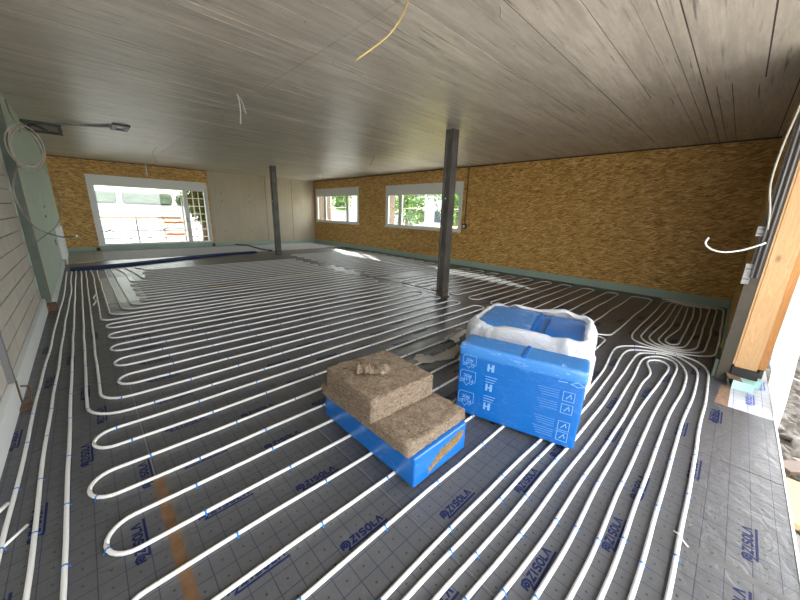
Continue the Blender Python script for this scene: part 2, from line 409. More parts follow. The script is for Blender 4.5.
M['darksteel'] = plain('weathered steel tube', (.07, .07, .075), .5)
M['teal'] = plain('teal sheet', (.05, .36, .28), .5)
M['orange'] = plain('orange barrier', (.75, .18, .04), .5)

# ================================================================== SETTING
# floor slab + foil sheets
fl = MB().box(XL-.3, XR+.3, YF, YB+.3, -.30, -.004).build('floor', plain('screed slab', (.25, .25, .25), .9)); tag(fl, kind='structure')
def sheet(x0, x1, y0, y1, mat='foil', gap=.003):
    return MB().box(x0+gap, x1-gap, y0+gap, y1-gap, -.004, 0).build('foil_sheet', M[mat], fl)
XB = [.07, 1.04, 1.98, 2.95, 3.95, 4.92, 5.9, 6.87, 7.85, XR]
cuts = {0: [4.9, 9.7], 1: [2.1+4.6, 11.4], 2: [4.3, 9.4], 3: [3.6, 8.6], 4: [5.2, 10.2], 5: [3.1, 8.0], 6: [4.4, 9.3], 7: [2.6, 7.5, 12.2], 8: [4.9, 9.8]}
for i in range(9):
    y0 = -.23 if i in (4, 5) else YF
    ys = [y0] + cuts[i] + [YB]
    for a, b in zip(ys, ys[1:]):
        if i == 0 and a == 4.9:
            sheet(XB[0], .62, 7.05, 9.7, 'foil_sheen'); sheet(.62, XB[1], 7.05, 9.7); sheet(XB[0], XB[1], 4.9, 7.05)
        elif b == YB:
            sheet(XB[i], XB[i+1], a, 12.9); sheet(XB[i], XB[i+1], 12.9, YB, 'foil_sheen')  # back strips by the door get the painted sheen
        else: sheet(XB[i], XB[i+1], a, b)
sheet(3.95, 4.92, YF, -.23, 'foil_white'); sheet(4.92, 5.9, YF, -.23, 'foil_white')
yy = [-.53, .1, 1.05, 2.0, 2.95, 3.9, 4.86, 5.75, 6.58, 7.5, 8.5, 9.5, 10.5, 11.5, 12.5, 13.5, 14.5, YB]
for a, b in zip(yy, yy[1:]): sheet(XL-.05, XB[0], a, b, 'foil_sheen' if a > 12 else 'foil')
# thin silver tape strips over the sheet joints
for i, (x, a, b) in enumerate([(1.04, 1.9, 4.3), (.12, 1.5, 5.8), (1.98, -.5, .4)]):
    MB().box(x-.02, x+.02, a, b, 0, .0006).build('joint_tape', plain('dull joint tape', (.085, .085, .085), .4, var=.3, bscale=9), fl)
MB().box(.055, .105, .9, 2.15, 0, .0009).build('brown_tape', M['tape'], fl)
MB().add([(3.95, -.25, .0012), (4.47, -.26, .0012), (4.47, -.19, .0012), (3.95, -.16, .0012)], [(0, 1, 2, 3)]).build('brown_tape', M['dusty'], fl)

# ceiling: slab and formwork-board strips
ce = MB().box(XL-.3, XR+.35, YF-.05, YB+.35, H+.006, H+.3).build('ceiling', plain('ceiling joint', (.12, .11, .10), .9)); tag(ce, kind='structure')
rs = random.Random(3)
xs = [XL-.3, 1.9, 5.35, XR+.3]
longj = [-.1, .62, 1.5, 2.3, 3.2, 4.4, 5.6, 7.1]
for c in range(3):
    y = YF-.05
    while y < YB+.3:
        wd = rs.choice([.12, .25, .25, .5, .5, .75]) if c else rs.choice([.1, .12, .2, .25, .35]); y1 = min(y+wd, YB+.34); nj = [q for q in longj if y+.02 < q < y1+.06]; y1 = nj[0] if nj else y1; g = .006 if (nj or y in longj) else rs.choice([.0006, .001, .0025])
        dz = rs.uniform(0, .0012)
        MB().box(xs[c]+.002, xs[c+1]-.002, y+g, y1-g, H-dz, H+.006).build('concrete_board_strip', M['ceil'], ce)
        y = y1
tag(MB().box(XL-.6, XR+.6, YF-1.5, YF-.06, H+.01, H+.28).build('added_sky_blocker', M['conc']), kind='structure')  # slab added outside the opening to cut sky light on the floor
# right wall with two windows
W = [(6.36, 10.08, 1.08, 2.65), (11.87, 15.54, 1.08, 2.68)]
wr = MB(); x0, x1 = XR, XR+.32
wr.box(x0, x1, -.46, YB+.3, -.3, 1.08); wr.box(x0, x1, -.46, W[0][0], 1.08, H); wr.box(x0, x1, W[0][1], W[1][0], 1.08, H)
wr.box(x0, x1, W[1][1], YB+.3, 1.08, H); wr.box(x0, x1, W[0][0], W[0][1], W[0][3], H); wr.box(x0, x1, W[1][0], W[1][1], W[1][3], H)
tag(wr.build('wall_right', M['osb']), kind='structure')
# back wall: OSB left of and above the door, concrete slabs right
wb = empty('wall_back', (0, 0, 0)); tag(wb, kind='structure')
y0, y1 = YB, YB+.3
ob = MB(); ob.box(XL-.3, .28, y0, y1, -.3, H); ob.box(.28, 3.92, y0, y1, 2.58, H); ob.box(.28, 3.92, y0, y1, -.3, .02); ob.box(3.92, 4.0, y0, y1, -.3, H)
ob.build('osb_panel', M['osb'], wb)
for a, b in ((4.0, 6.36), (6.375, 7.65), (7.665, XR)):
    MB().box(a, b-.004, y0-.01, y1, -.3, H).build('concrete_panel', M['conc'], wb)
MB().box(4.0, XR, y0+.004, y1-.01, -.3, H).build('joint_backing', M['mortar'], wb)
for hx in (4.45, 5.6):
    for hz in (.6, 1.9, 2.2): MB().tube([(hx, y0-.013, hz), (hx, y0-.009, hz)], .02, 8).build('tie_hole', M['black'], wb)
# left wall: pale brickwork, then green plasterboard
wl = empty('wall_left', (0, 0, 0)); tag(wl, kind='structure')
MB().box(XL-.3, XL-.075, -.53, 7.1, -.3, H).build('brick_backing', M['mortar'], wl)
MB().box(XL-.3, XL+.05, 7.1, YB+.3, -.3, H).build('plasterboard', M['greenboard'], wl)
BH, BL = .172, .25
bme = MB().box(-.035, 0, .0015, BL-.0015, .006, BH-.006).mesh('brick', M['brick'])
for r in range(18):
    for k in range(17):
        y = 2.9 + k*BL - (BL/2 if r % 2 else 0)
        if y+BL > 7.1: continue
        if r*BH < 3.08-BH: inst(bme, 'brick', wl, (XL-.04+rs.uniform(-.0015, .0015), y, r*BH+.03))
MB().box(XL-.074, XL-.04, -.53, 2.77, 0, H).build('brickwork', M['brick'], wl)
# front wall stub with its timber end post
wf = empty('wall_front', (0, 0, 0)); tag(wf, kind='structure')
MB().box(4.72, XR+.3, -.46, -.20, -.3, H).build('wall_core', M['darkboard'], wf)
MB().box(4.66, XR, -.20, -.165, .16, H).build('osb_panel', M['osb'], wf)
MB().box(4.62, 4.80, -.405, -.245, .18, H).build('timber_post', M['wood'], wf)
MB().box(4.65, 4.80, -.46, -.409, .2, H).build('edge_timber', M['woodor'], wf)
MB().box(4.625, 4.66, -.243, -.228, .2, H).build('edge_batten', M['wood'], wf)
MB().box(4.63, 4.72, -.226, -.135, .0, H).build('dark_batten', M['darkboard'], wf)
MB().box(4.70, 4.74, -.165, -.138, .4, 1.03).build('timber_lath', M['wood'], wf)
MB().box(4.60, 4.81, -.425, -.235, .085, .18).build('bitumen_strip', M['tar'], wf)
MB().box(4.46, 4.62, -.41, -.262, 0.001, .085).build('foam_block', M['mintxps'], wf)
MB().box(4.62, 4.81, -.46, -.225, 0.001, .084).build('foam_block', M['mintxps'], wf)
MB().add([(4.44, -.262, .003), (4.62, -.262, .003), (4.62, -.2, .1), (4.5, -.22, .09), (4.45, -.33, .088), (4.62, -.30, .088)], [(0, 1, 2, 3), (3, 2, 5, 4)]).build('dust_tape', M['dusty'], wf)
# green insulation strips along the wall feet
def strip(name, b, mat='mint'): return tag(MB().box(*b).build(name, M[mat]), kind='structure')
strip('baseboard_right', (XR-.03, XR-.001, -.16, YB-.012, 0, .17))
strip('baseboard_back', (XL+.03, XR-.032, YB-.045, YB-.012, 0, .14))
strip('baseboard_left', (XL-.039, XL+.0, 0, 7.07, 0, .2), 'foam'); strip('baseboard_left', (XL+.051, XL+.07, 7.16, 12.1, 0, .16), 'foam')
strip('baseboard_front', (4.83, XR-.031, -.164, -.14, 0, .16))
strip('trim_1', (XL, 4.60, YF-.012, YF, -.2, .004), 'white')
strip('trim_2', (XR-.012, XR, -.16, YB-.012, H-.03, H-.006), 'black')
strip('trim_3', (XL, 4.0, YB-.012, YB, H-.03, H-.006), 'black')

# windows --------------------------------------------------------------
def window(name, y0, y1, z0, z1, mull):
    r = empty(name, (XR, (y0+y1)/2, z0)); tag(r, kind='structure')
    def part(nm, b, mat):
        o = MB().box(b[0]-XR, b[1]-XR, b[2]-(y0+y1)/2, b[3]-(y0+y1)/2, b[4]-z0, b[5]-z0).build(nm, M[mat], r); return o
    t = .07; zt = z1-.31
    part('shutter_box', (XR-.015, XR+.28, y0, y1, zt, z1), 'frame')
    a, b = XR-.012, XR+.06
    part('frame_jamb', (a, b, y0, y0+.10, z0, zt), 'frame'); part('frame_jamb', (a, b, y1-.10, y1, z0, zt), 'frame')
    part('sill', (XR-.03, b+.02, y0-.01, y1+.01, z0-.02, z0+.05), 'frame')
    part('outer_sill', (XR+.08, XR+.36, y0, y1, z0-.01, z0+.02), 'greyplastic')
    part('reveal_board', (XR+.06, XR+.33, y1-.04, y1, z0+.02, zt), 'woodbrown'); part('reveal_board', (XR+.06, XR+.33, y0, y0+.03, z0+.02, zt), 'woodbrown')
    ed = [y0+.10] + mull + [y1-.10]
    for m in mull: part('mullion', (a+.01, b, m-.045, m+.045, z0+.05, zt), 'frame')
    for p, q in zip(ed, ed[1:]):
        p2 = p + (.045 if p in mull else 0); q2 = q - (.045 if q in mull else 0)
        s = MB(); yc = (y0+y1)/2
        for bx in ((p2, p2+.05, z0+.05, zt), (q2-.05, q2, z0+.05, zt), (p2+.05, q2-.05, z0+.05, z0+.11), (p2+.05, q2-.05, zt-.06, zt)):
            s.box(a-XR+.025, b-XR-.005, bx[0]-yc, bx[1]-yc, bx[2]-z0, bx[3]-z0)
        sa = s.build('sash', M['frame'], r)
        MB().box(.018, .026, p2+.045-yc, q2-.045-yc, .10, zt-z0-.05).build('pane', M['glass'], sa)
window('window_1', *W[0], [9.25]); window('window_2', *W[1], [12.76, 14.7])
# terrace door
dr = empty('door_1', (2.1, YB, 0)); tag(dr, kind='structure')
def dpart(nm, b, mat, par=None): return MB().box(b[0]-2.1, b[1]-2.1, b[2]-YB, b[3]-YB, b[4], b[5]).build(nm, M[mat], par or dr)
dpart('shutter_box', (.28, 3.92, YB-.02, YB+.28, 2.29, 2.59), 'frame')
dpart('frame_jamb', (.28, .46, YB-.02, YB+.1, .02, 2.29), 'frame'); dpart('frame_jamb', (3.80, 3.92, YB-.02, YB+.1, .02, 2.29), 'frame')
dpart('threshold', (.28, 3.92, YB-.05, YB+.12, .0, .17), 'mint')
dpart('mullion', (3.05, 3.19, YB-.01, YB+.1, .17, 2.29), 'frame')
dpart('frame_rail', (.46, 3.80, YB+.0, YB+.09, .171, .23), 'frame')
dpart('frame_rail', (.46, 3.80, YB+.0, YB+.09, 2.24, 2.289), 'frame')
dpart('pane', (.46, 3.05, YB+.05, YB+.058, .23, 2.24), 'glass'); dpart('pane', (3.19, 3.80, YB+.05, YB+.058, .23, 2.24), 'glass')
dpart('handle', (3.08, 3.11, YB-.06, YB-.01, 1.0, 1.15), 'greyplastic')
dpart('protective_strip', (3.885, 3.925, YB-.06, YB-.021, .18, 2.5), 'foam')
# wooden pegs at the door foot
for x in (.24, 3.93): tag(MB().box(x-.05, x+.05, YB-.11, YB-.05, 0, .12).build('wooden_block', M['rust']), 'brown wooden block at the %s foot of the terrace door' % ('left' if x < 1 else 'right'), 'block')

# ================================================================== STEEL COLUMNS
def column(x, y, label, rz=0):
    r = empty('steel_column', (x, y, 0), rz); tag(r, label, 'column', 'steel columns')
    b = .085; s = MB(); s.box(-b, b, -b, -b+.03, .004, H-.003); s.box(-b, b, b-.03, b, .004, H-.003); s.box(-.062, .062, -b+.03, b-.03, .004, H-.003)
    s.build('shaft', M['column'], r)
    MB().box(-.11, .11, -.11, .11, .001, .016).build('base_plate', M['rust'], r)
    MB().box(-b-.004, b+.004, -b-.004, b+.004, .10, .14).build('rust_band', M['rust'], r)
    MB().tube([(-b-.003, .0, 1.9), (-b+.001, .0, 1.9)], .018, 10).build('bolt_hole', M['foam'], r)
column(5.03, 3.94, 'dark steel column nearest the camera, behind the wrapped pack in the white bag')
c2 = column(5.07, 11.77, 'dark steel column far off before the bare concrete wall')

# ================================================================== HEATING PIPES
PR = .0108
clip_me = None
def make_clip():
    s = MB(); r1 = PR+.002
    arc = [(math.cos(t)*r1, math.sin(t)*r1+PR) for t in [math.pi*k/6 for k in range(7)]]
    pts = [(r1, 0)] + arc + [(-r1, 0)]
    for i in range(len(pts)-1):
        (a, b), (c, d) = pts[i], pts[i+1]
        s.add([(-.005, a, b), (.005, a, b), (.005, c, d), (-.005, c, d)], [(0, 1, 2, 3)])
    s.box(-.004, .004, r1, r1+.006, 0, .005); s.box(-.004, .004, -r1-.006, -r1, 0, .005)
    return s.mesh('clip', M['clip'])
clip_me = make_clip()
def pipe(name, P2, label, wob=.010, cat='pipe', mat='pipe', r=PR, clips=True, seed=0, group='white floor heating pipes', far=5.2, zf=None, crest=1.0):
    """one continuous pipe lying on the floor through 2-D plan points"""
    pts = []
    for i, p in enumerate(P2):
        q = Vector((p[0], p[1], 0)); n = noise.noise(q*1.4 + Vector((seed, 0, 0))); n2 = noise.noise(q*1.4 + Vector((0, seed+5, 3)))
        pts.append(Vector((p[0]+n2*wob, p[1]+n*wob*1.6, r+.0006+(zf(p) if zf else 0))))
    root = empty(name, (pts[0].x, pts[0].y, 0)); tag(root, label, cat, group)
    o = MB().tube([p-Vector((pts[0].x, pts[0].y, 0)) for p in pts], r, 8).build('tube', M[mat], root, True)
    if clips:
        acc = .2; n = 0
        for a, b in zip(pts, pts[1:]):
            L = (b-a).length
            while acc < L:
                q = a.lerp(b, acc/L); d = math.hypot(q.x, q.y)
                if d < far and (q.x*fw.x+q.y*fw.y) > .3 and n < 150:
                    inst(clip_me, 'clip', root, (q.x-pts[0].x, q.y-pts[0].y, 0), (0, 0, math.atan2(b.y-a.y, b.x-a.x))); n += 1
                acc += .43+.1*((n*37) % 5)/4
            acc -= L
    return root
def serp(rows, xl, xr):
    """serpentine plan points starting leftwards row0; xl/xr callables or numbers; first move is to the right"""
    P = []; right = True
    for i, y in enumerate(rows):
        L = xl(y) if callable(xl) else xl; Rr = xr(y) if callable(xr) else xr
        if right: P += [(L, y), (Rr, y)]
        else: P += [(Rr, y), (L, y)]
        right = not right
    return P
jit = random.Random(11)
# circuit 1
rows = [3.11, 2.89, 2.65, 2.39, 2.15, 1.92, 1.68, 1.44, 1.21, .97]
ends_l = {2.89: -.19, 2.65: -.19, 2.39: -.22, 2.15: -.22, 1.92: -.17, 1.68: -.17, 1.44: -.17, 1.21: -.17}
P = [(-.23, 11.0), (-.21, 10.4), (-.22, 8.0), (-.215, 3.11)]
sp_ = serp(rows, lambda y: ends_l.get(y, -.2), 5.0)[1:-1]
P += sp_ + [(-.31, .97), (-.315, 3.0), (-.31, 7.0), (-.285, 9.0), (-.30, 10.2), (-.32, 11.1)]
pp = fillet(P, [.24]*4+[.13]*(len(P)-4), .28)
pipe('heating_pipe', pp, 'white heating pipe of the wide loops passing under the flat blue pack, left foreground', seed=1)
# circuit 2
rows = [3.36, 3.60, 3.84, 4.09, 4.33, 4.58, 4.82, 5.07, 5.31, 5.55, 5.77, 5.97]
P = [(-.15, 11.0), (-.14, 10.2), (-.13, 3.36)] + serp(rows, 0.0, lambda y: 4.93)[1:-1] + [(-.04, 5.97), (-.04, 8.0), (-.03, 10.3), (-.06, 11.0)]
pipe('heating_pipe', fillet(P, [.2]*3+[.13]*(len(P)-4)+[.2]*1, .35), 'white heating pipe of the loops just left of the near column', seed=2, far=5.0)
# circuits fed on the far side
Z2 = [5.75-.245*k for k in range(20)]        # rows of the right-hand bay, 5.75 ... 1.1
rows = Z2[:19] + [.98]
P = [(.05, 10.9), (.055, 8.8), (.07, 6.19), (5.2, 6.19), (5.55, 5.75)] + serp(rows, 5.32, lambda y: 8.42)[1:]
P = P[:-1] + [(5.17, .98), (5.08, 1.15), (5.05, 1.7)]
pipe('heating_pipe', fillet(P, [.2]*3+[.12]*(len(P)-3), .35), 'white heating pipe in long loops along the foot of the right OSB wall', seed=3, far=4.0, wob=.012)
rows = [6.45] + [6.69+.245*k for k in range(20)]
P = [(.19, 10.9), (.22, 6.9), (.22, 6.45), (5.32, 6.45)] + serp(rows, 5.32, 8.42)[1:]
pipe('heating_pipe', fillet(P, [.2]*3+[.12]*(len(P)-3), .5), 'white heating pipe in the far right bay under the windows', seed=4, clips=False)
rows = [6.7+.24*k for k in range(10)]
P = [(.31, 10.9), (.35, 7.0), (.35, 6.7)] + serp(rows, .5, 4.95)[1:-1] + [(.53, 8.86), (.52, 10.2), (.42, 10.9)]
pipe('heating_pipe', fillet(P, [.2]*3+[.12]*(len(P)-3), .5), 'white heating pipe of the loops in the middle distance left of both columns', seed=5, clips=False)
rows = [9.1+.24*k for k in range(6)]
P = [(.6, 10.9), (.75, 9.6), (.75, 9.1)] + serp(rows, .85, 4.95)[1:-1] + [(1.0, 10.3), (.8, 10.9)]
pipe('heating_pipe', fillet(P, [.2]*3+[.12]*(len(P)-3), .5), 'white heating pipe just this side of the dark blue sleeve bundle', seed=6, clips=False)
rows = [12.9+.245*k for k in range(10)]
P = [(-.3, 12.6), (.3, 12.9)] + serp(rows, .3, 8.3)[1:]
pipe('heating_pipe', fillet(P, .12, .5), 'white heating pipe by the terrace door beyond the dark blue bundle', seed=7, clips=False)
# two feed pipes along the left wall
a = [(-.53, .9), (-.53, 1.9), (-.52, 2.6), (-.52, 3.8), (-.50, 5.0), (-.49, 6.3), (-.47, 7.4), (-.455, 8.6), (-.465, 9.6), (-.47, 11.0)]
pipe('feed_pipe', [(p.x, p.y) for p in cat_rom([(x, y, 0) for x, y in a], .25)], 'white feed pipe nearest the left wall running to the manifold', seed=8, wob=.012, far=7)
a = [(-.42, .9), (-.42, 1.9), (-.43, 2.6), (-.42, 3.8), (-.41, 5.0), (-.40, 6.3), (-.385, 7.4), (-.365, 8.6), (-.385, 9.6), (-.39, 11.0)]
pipe('feed_pipe', [(p.x, p.y) for p in cat_rom([(x, y, 0) for x, y in a], .25)], 'white feed pipe second from the left wall running to the manifold', seed=9, wob=.012, far=7)
# narrow coil in the foreground right (spiral): heads of the nested turns
heads = [
 [(4.63, .80), (4.83, .76), (5.0, .62), (5.07, .40), (5.07, .24), (5.03, .08), (4.89, -.03), (4.63, -.09), (3.75, -.10)],
 [(4.53, .69), (4.76, .66), (4.88, .55), (4.99, .38), (5.01, .25), (4.9, .13), (4.71, .02), (4.47, -.01), (3.7, -.005)],
 [(4.5, .575), (4.74, .55), (4.85, .46), (4.93, .36), (4.91, .27), (4.77, .165), (4.49, .09), (4.13, .075), (3.5, .09)],
 [(4.42, .50), (4.64, .475), (4.78, .39), (4.81, .29), (4.71, .205), (4.53, .175), (4.16, .185), (3.4, .185)],
 [(4.17, .37), (4.45, .44), (4.58, .43), (4.66, .345), (4.58, .26), (4.4, .245), (4.07, .265), (3.29, .28)]]
Ly = [.73, .65, .56, .47, .38]; Ry = [-.11, 0.0, .09, .18, .28]
Lm = [.66, .56, .47, .38, .31]; P = []
for i in range(5):
    nx = .35+.07*i
    P += [(nx+.1, Ly[i]), (1.2, Ly[i]), (2.0, Ly[i]-.02), (3.1, Ly[i]-.035+.0)] + [(3.85, Ly[i]-.0)] + heads[i] + [(2.9, Ry[i]+.004), (2.0, Ry[i]), (1.2, Ry[i])]
    if i == 4: P += [(.75, Ry[i])]
    if i < 4: P += [(nx+.12, Ry[i]), (nx-.02, Ry[i]+.15), (nx-.02, Ly[i+1]-.15)]
cr = cat_rom([(x, y, 0) for x, y in P], .06)
pipe('heating_pipe', [(p.x, p.y) for p in cr], 'white heating pipe coil with close turns in the right foreground beside the wrapped packs', seed=10, wob=.011)
# coil by the front wall
ups = [
 [(8.3, .79), (7.0, .78), (5.6, .785), (5.43, .77), (5.25, .72), (5.14, .57), (5.115, .4), (5.15, .17), (5.35, -.07), (5.73, -.11), (7.0, -.11), (8.35, -.09)],
 [(8.3, .67), (7.0, .66), (5.55, .68), (5.42, .655), (5.26, .56), (5.19, .41), (5.23, .2), (5.40, .03), (5.6, 0), (6.4, -.01), (8.25, .0)],
 [(8.3, .58), (6.69, .55), (5.65, .59), (5.47, .57), (5.31, .48), (5.27, .35), (5.33, .18), (5.54, .085), (6.14, .08), (8.1, .10)],
 [(8.28, .49), (6.5, .45), (5.62, .48), (5.48, .47), (5.35, .39), (5.35, .29), (5.46, .20), (6.04, .165), (7.6, .18), (8.2, .22)],
 [(8.18, .40), (6.48, .34), (5.68, .41), (5.53, .40), (5.44, .34), (5.52, .27), (5.91, .26), (7.37, .27), (8.15, .31)]]
P = [(8.66, .86), (8.69, .7), (8.69, .1), (8.6, -.06)]
P += ups[0][::-1]
for i in range(1, 5):
    tx = 8.60-.06*i
    P += [(tx-.04, ups[i-1][0][1]-.03), (tx, ups[i-1][0][1]-.1), (tx, ups[i][-1][1]+.08), (tx-.06, ups[i][-1][1]+.01)]
    P += ups[i][::-1]
cr = cat_rom([(x, y, 0) for x, y in P], .06)
pipe('heating_pipe', [(p.x, p.y) for p in cr], 'white heating pipe coil squeezed between the right OSB wall and the timber post', seed=12, wob=.006, far=3)
# dark blue sleeves across the far floor
for k in range(5):
    o = .09*k
    a = [(-.42, 11.1+o*.8), (.1, 11.15+o+.05*(k % 2)), (.8, 11.35+o), (1.7, 11.75+o*.9-.06*(k % 2)), (2.6, 12.1+o), (3.6, 12.4+o*.8), (4.6, 12.55+o*.6)]
    pipe('pipe_sleeve', [(p.x, p.y) for p in cat_rom([(x, y, 0) for x, y in a], .2)],
         ['dark blue sleeve pipe lying nearest the heating loops', 'dark blue sleeve pipe second nearest the heating loops', 'dark blue sleeve pipe in the middle of the bundle', 'dark blue sleeve pipe second from the terrace door', 'dark blue sleeve pipe lying nearest the terrace door'][k],
         mat='bluepipe', r=.026, clips=False, seed=20+k, wob=.03, group='dark blue sleeve pipes')
# small cut-offs
def loose(name, pts, r, mat, label, cat, n=6):
    c = Vector(pts[0]); base = Vector((c.x, c.y, c.z))
    o = MB().tube([Vector(p)-base for p in pts], r, n).build(name, M[mat], None, True, base); tag(o, label, cat); return o
def run(name, P, z, r, mat, label, cat):
    return loose(name, [Vector((p.x, p.y, z)) for p in cat_rom([(x, y, 0) for x, y in P], .15)], r, mat, label, cat)
run('floor_conduit', [(4.99, 6.62), (5.12, 5.6), (5.17, 4.65), (5.16, 4.12)], .034, .010, 'conduit', 'dark grey conduit on the floor running up to the near column', 'conduit')
_d = [unproj(u, v) for u, v in ((228, 243.5), (238, 245.5), (247, 246), (256, 248.5), (264, 250.5), (272, 251.5))]
run('floor_cable', [(q.x, q.y) for q in _d], .034, .030, 'black', 'black cable heap on the floor left of the far column', 'cable')
_d = [unproj(u, v) for u, v in ((206, 289), (250, 283), (290, 277.5), (330, 272.5))]
run('loose_cable', [(q.x, q.y) for q in _d], .030, .005, 'cableyellow', 'thin yellow cord lying across the middle distance pipe loops', 'cord')
q0, q1 = unproj(-4, 520), unproj(9, 507); loose('pipe_offcut', [(q0.x, q0.y, PR*2.6), (q1.x, q1.y, PR*2.2)], .010, 'cable', 'white pipe offcut poking over the leftmost feed pipe', 'pipe')
q0, q1 = unproj(3, 549), unproj(28, 526); loose('pipe_offcut', [(q0.x, q0.y, .008), (q1.x, q1.y, .008)], .007, 'foam', 'pale green plastic strip on the foil by the leftmost pipes', 'strip')
# white cable ends by the wall
q0 = unproj(95, 299); loose('cable_tail', [(q0.x-.03, q0.y-.5, .01), (q0.x+.01, q0.y-.3, .03), (q0.x-.02, q0.y, .02), (q0.x+.02, q0.y+.3, .015)], .012, 'cable', 'short white cable tail between the feed pipes far left', 'cable')
loose('cable_tie', [(1.99, -.085, .026), (1.98, -.105, .03), (1.97, -.13, .012), (1.96, -.15, .004)], .003, 'cable', 'small white cable tie on the rightmost coil turn', 'cable tie')

# ================================================================== PRINTED FOIL LOGOS
def logo_strokes():
    """(strokes, width) in a 1 x .2 box : icon, six letters, underline"""
    S = []; h0, h1 = .055, .19; x = .20; lw = .105; gap = .028
    def put(pts): S.append([(x+a*lw, h0+b*(h1-h0)) for a, b in pts])
    put([(.05, .93), (.92, .93), (.1, .07), (.98, .07)]); x += lw+gap
    put([(.2, 0), (.2, 1)]); x += lw*.42+gap
    put([(.95, .80), (.75, .93), (.3, .93), (.1, .80), (.12, .62), (.3, .53), (.72, .46), (.9, .35), (.9, .18), (.7, .07), (.25, .07), (.05, .2)]); x += lw+gap
    n = 14; put([(.5+.46*math.cos(2*math.pi*k/n), .5+.46*math.sin(2*math.pi*k/n)) for k in range(n+1)]); x += lw+gap
    put([(.1, 1), (.1, .07), (.85, .07)]); x += lw*.86+gap
    put([(.0, 0), (.45, .93), (.55, .93), (1.0, 0)])
    # icon : hooked ring that runs into the underline
    n = 10; S.append([(.085+.030*math.cos(t), .115+.03*math.sin(t)) for t in [2*math.pi*k/n for k in range(n+1)]])
    S.append([(.015, .06), (.02, .17), (.09, .19), (.15, .165), (.16, .10), (.125, .045), (.10, .012), (.16, .006), (.55, .006), (.96, .006)])
    return S
LG = .285
s = MB()
for st in logo_strokes(): s.stroke([(a*LG, b*LG) for a, b in st], .0105, lambda u, v: (u, v, 0))
logo_me = s.mesh('printed_logo', M['navy'])
s = MB()
for st in logo_strokes(): s.stroke([(a*LG, b*LG) for a, b in st], .0105, lambda u, v: (u, v, 0))
logo_blue = s.mesh('printed_logo', M['blueprint'])
def lg(x, y, rz=0, me=None): inst(me or logo_me, 'printed_logo', fl, (x, y, .0007), (0, 0, rz))
offs = [(1.175, 1.0), (.775, .575), (.075, -.145), (-.03, -.20), (.20, .0), (.05, .3), (.1, -.1)]
for i, (o1, o2) in enumerate(offs):
    for c, o in ((.12, o1), (.59, o2)):
        y = o - 3*.4725
        while y < (5.2 if i < 4 else 3.2):
            x = XB[i]+c
            ok = y > (-.2 if i in (4, 5) else YF+.05) and not (1.1 < x+.14 < 1.8 and 1.0 < y < 2.1)
            if ok and (x*fw.x+y*fw.y) > .35: lg(x, y)
            y += .4725
for x, y in ((2.08, -.42), (3.06, -.5), (3.52, -.22), (1.74, -.33)):
    if x > 3.4: lg(x, y)
lg(4.15, -.42, 0, logo_blue); lg(4.62, -.5, 0, logo_blue)
for x, y in ((-.20, 2.56), (-.11, 3.05), (-.39, 2.07), (-.56, 3.05), (-.02, 1.60), (.06, 2.10), (-.47, 1.55), (-.2, 3.55), (-.43, 4.0), (-.3, 4.5), (-.5, 5.0), (-.1, 5.2)): lg(x, y, math.pi/2)

# ================================================================== PACKS OF INSULATION
def on_face(origin, eu, ev, nrm, lift=.004):
    return lambda u, v: tuple(Vector(origin)+Vector(eu)*u+Vector(ev)*v+Vector(nrm)*lift)
LET = {'F': [[(0, 0), (0, 1), (.8, 1)], [(0, .52), (.65, .52)]], 'L': [[(0, 1), (0, 0), (.75, 0)]],
 'U': [[(0, 1), (0, .25), (.2, 0), (.6, 0), (.8, .25), (.8, 1)]], 'M': [[(0, 0), (0, 1), (.45, .4), (.9, 1), (.9, 0)]],
 'R': [[(0, 0), (0, 1), (.6, 1), (.8, .8), (.6, .5), (0, .5)], [(.4, .5), (.85, 0)]],
 'O': [[(.4+.42*math.cos(t), .5+.5*math.sin(t)) for t in [2*math.pi*k/12 for k in range(13)]]],
 'C': [[(.4+.42*math.cos(t), .5+.5*math.sin(t)) for t in [.8+(2*math.pi-1.6)*k/10 for k in range(11)]]]}
def word(mb, txt, x, y, h, wd, xf, flip=False):
    adv = h*.98
    for i, ch in enumerate(txt):
        for st in LET[ch]:
            pts = [(x+i*adv+a*h*.9, y+b*h) for a, b in st]
            if flip: pts = [(2*x+len(txt)*adv/2*2-p-(0), 2*y+h-q) for p, q in pts]
            mb.stroke(pts, wd, xf)
# pack on its long edge, in front
ZP = 2*PR+.0005; KP = (CAM_H-ZP)/CAM_H
l = Vector((2.03, 1.37, 0))*KP; b = Vector((2.265, .50, 0))*KP; e = (b-l).normalized(); LB = (b-l).length; nB = Vector((-e.y, e.x, 0))
if nB.x < 0: nB = -nB
TB = .25; HB = .60
mid = l+e*LB/2+nB*TB/2
angB = math.atan2(e.y, e.x)
pk = empty('insulation_pack', (mid.x, mid.y, ZP), angB); tag(pk, 'blue wrapped insulation pack standing on its long edge, unopened, in front', 'pack', 'blue insulation packs')
bm = softbox(LB, TB, HB, .018, 12, .006, 5, 2.0, 3); o = bm_obj('wrapping', bm, M['bluefilm'], pk)
# local frame: x along e, front face is at y = -TB/2 or +TB/2
sgn = -1 if (Matrix.Rotation(-angB, 3, 'Z') @ nB).y > 0 else 1
yf = sgn*(TB/2+.004)
fx = on_face((-LB/2, yf, 0), (1, 0, 0), (0, 0, 1), (0, sgn, 0), .0015)
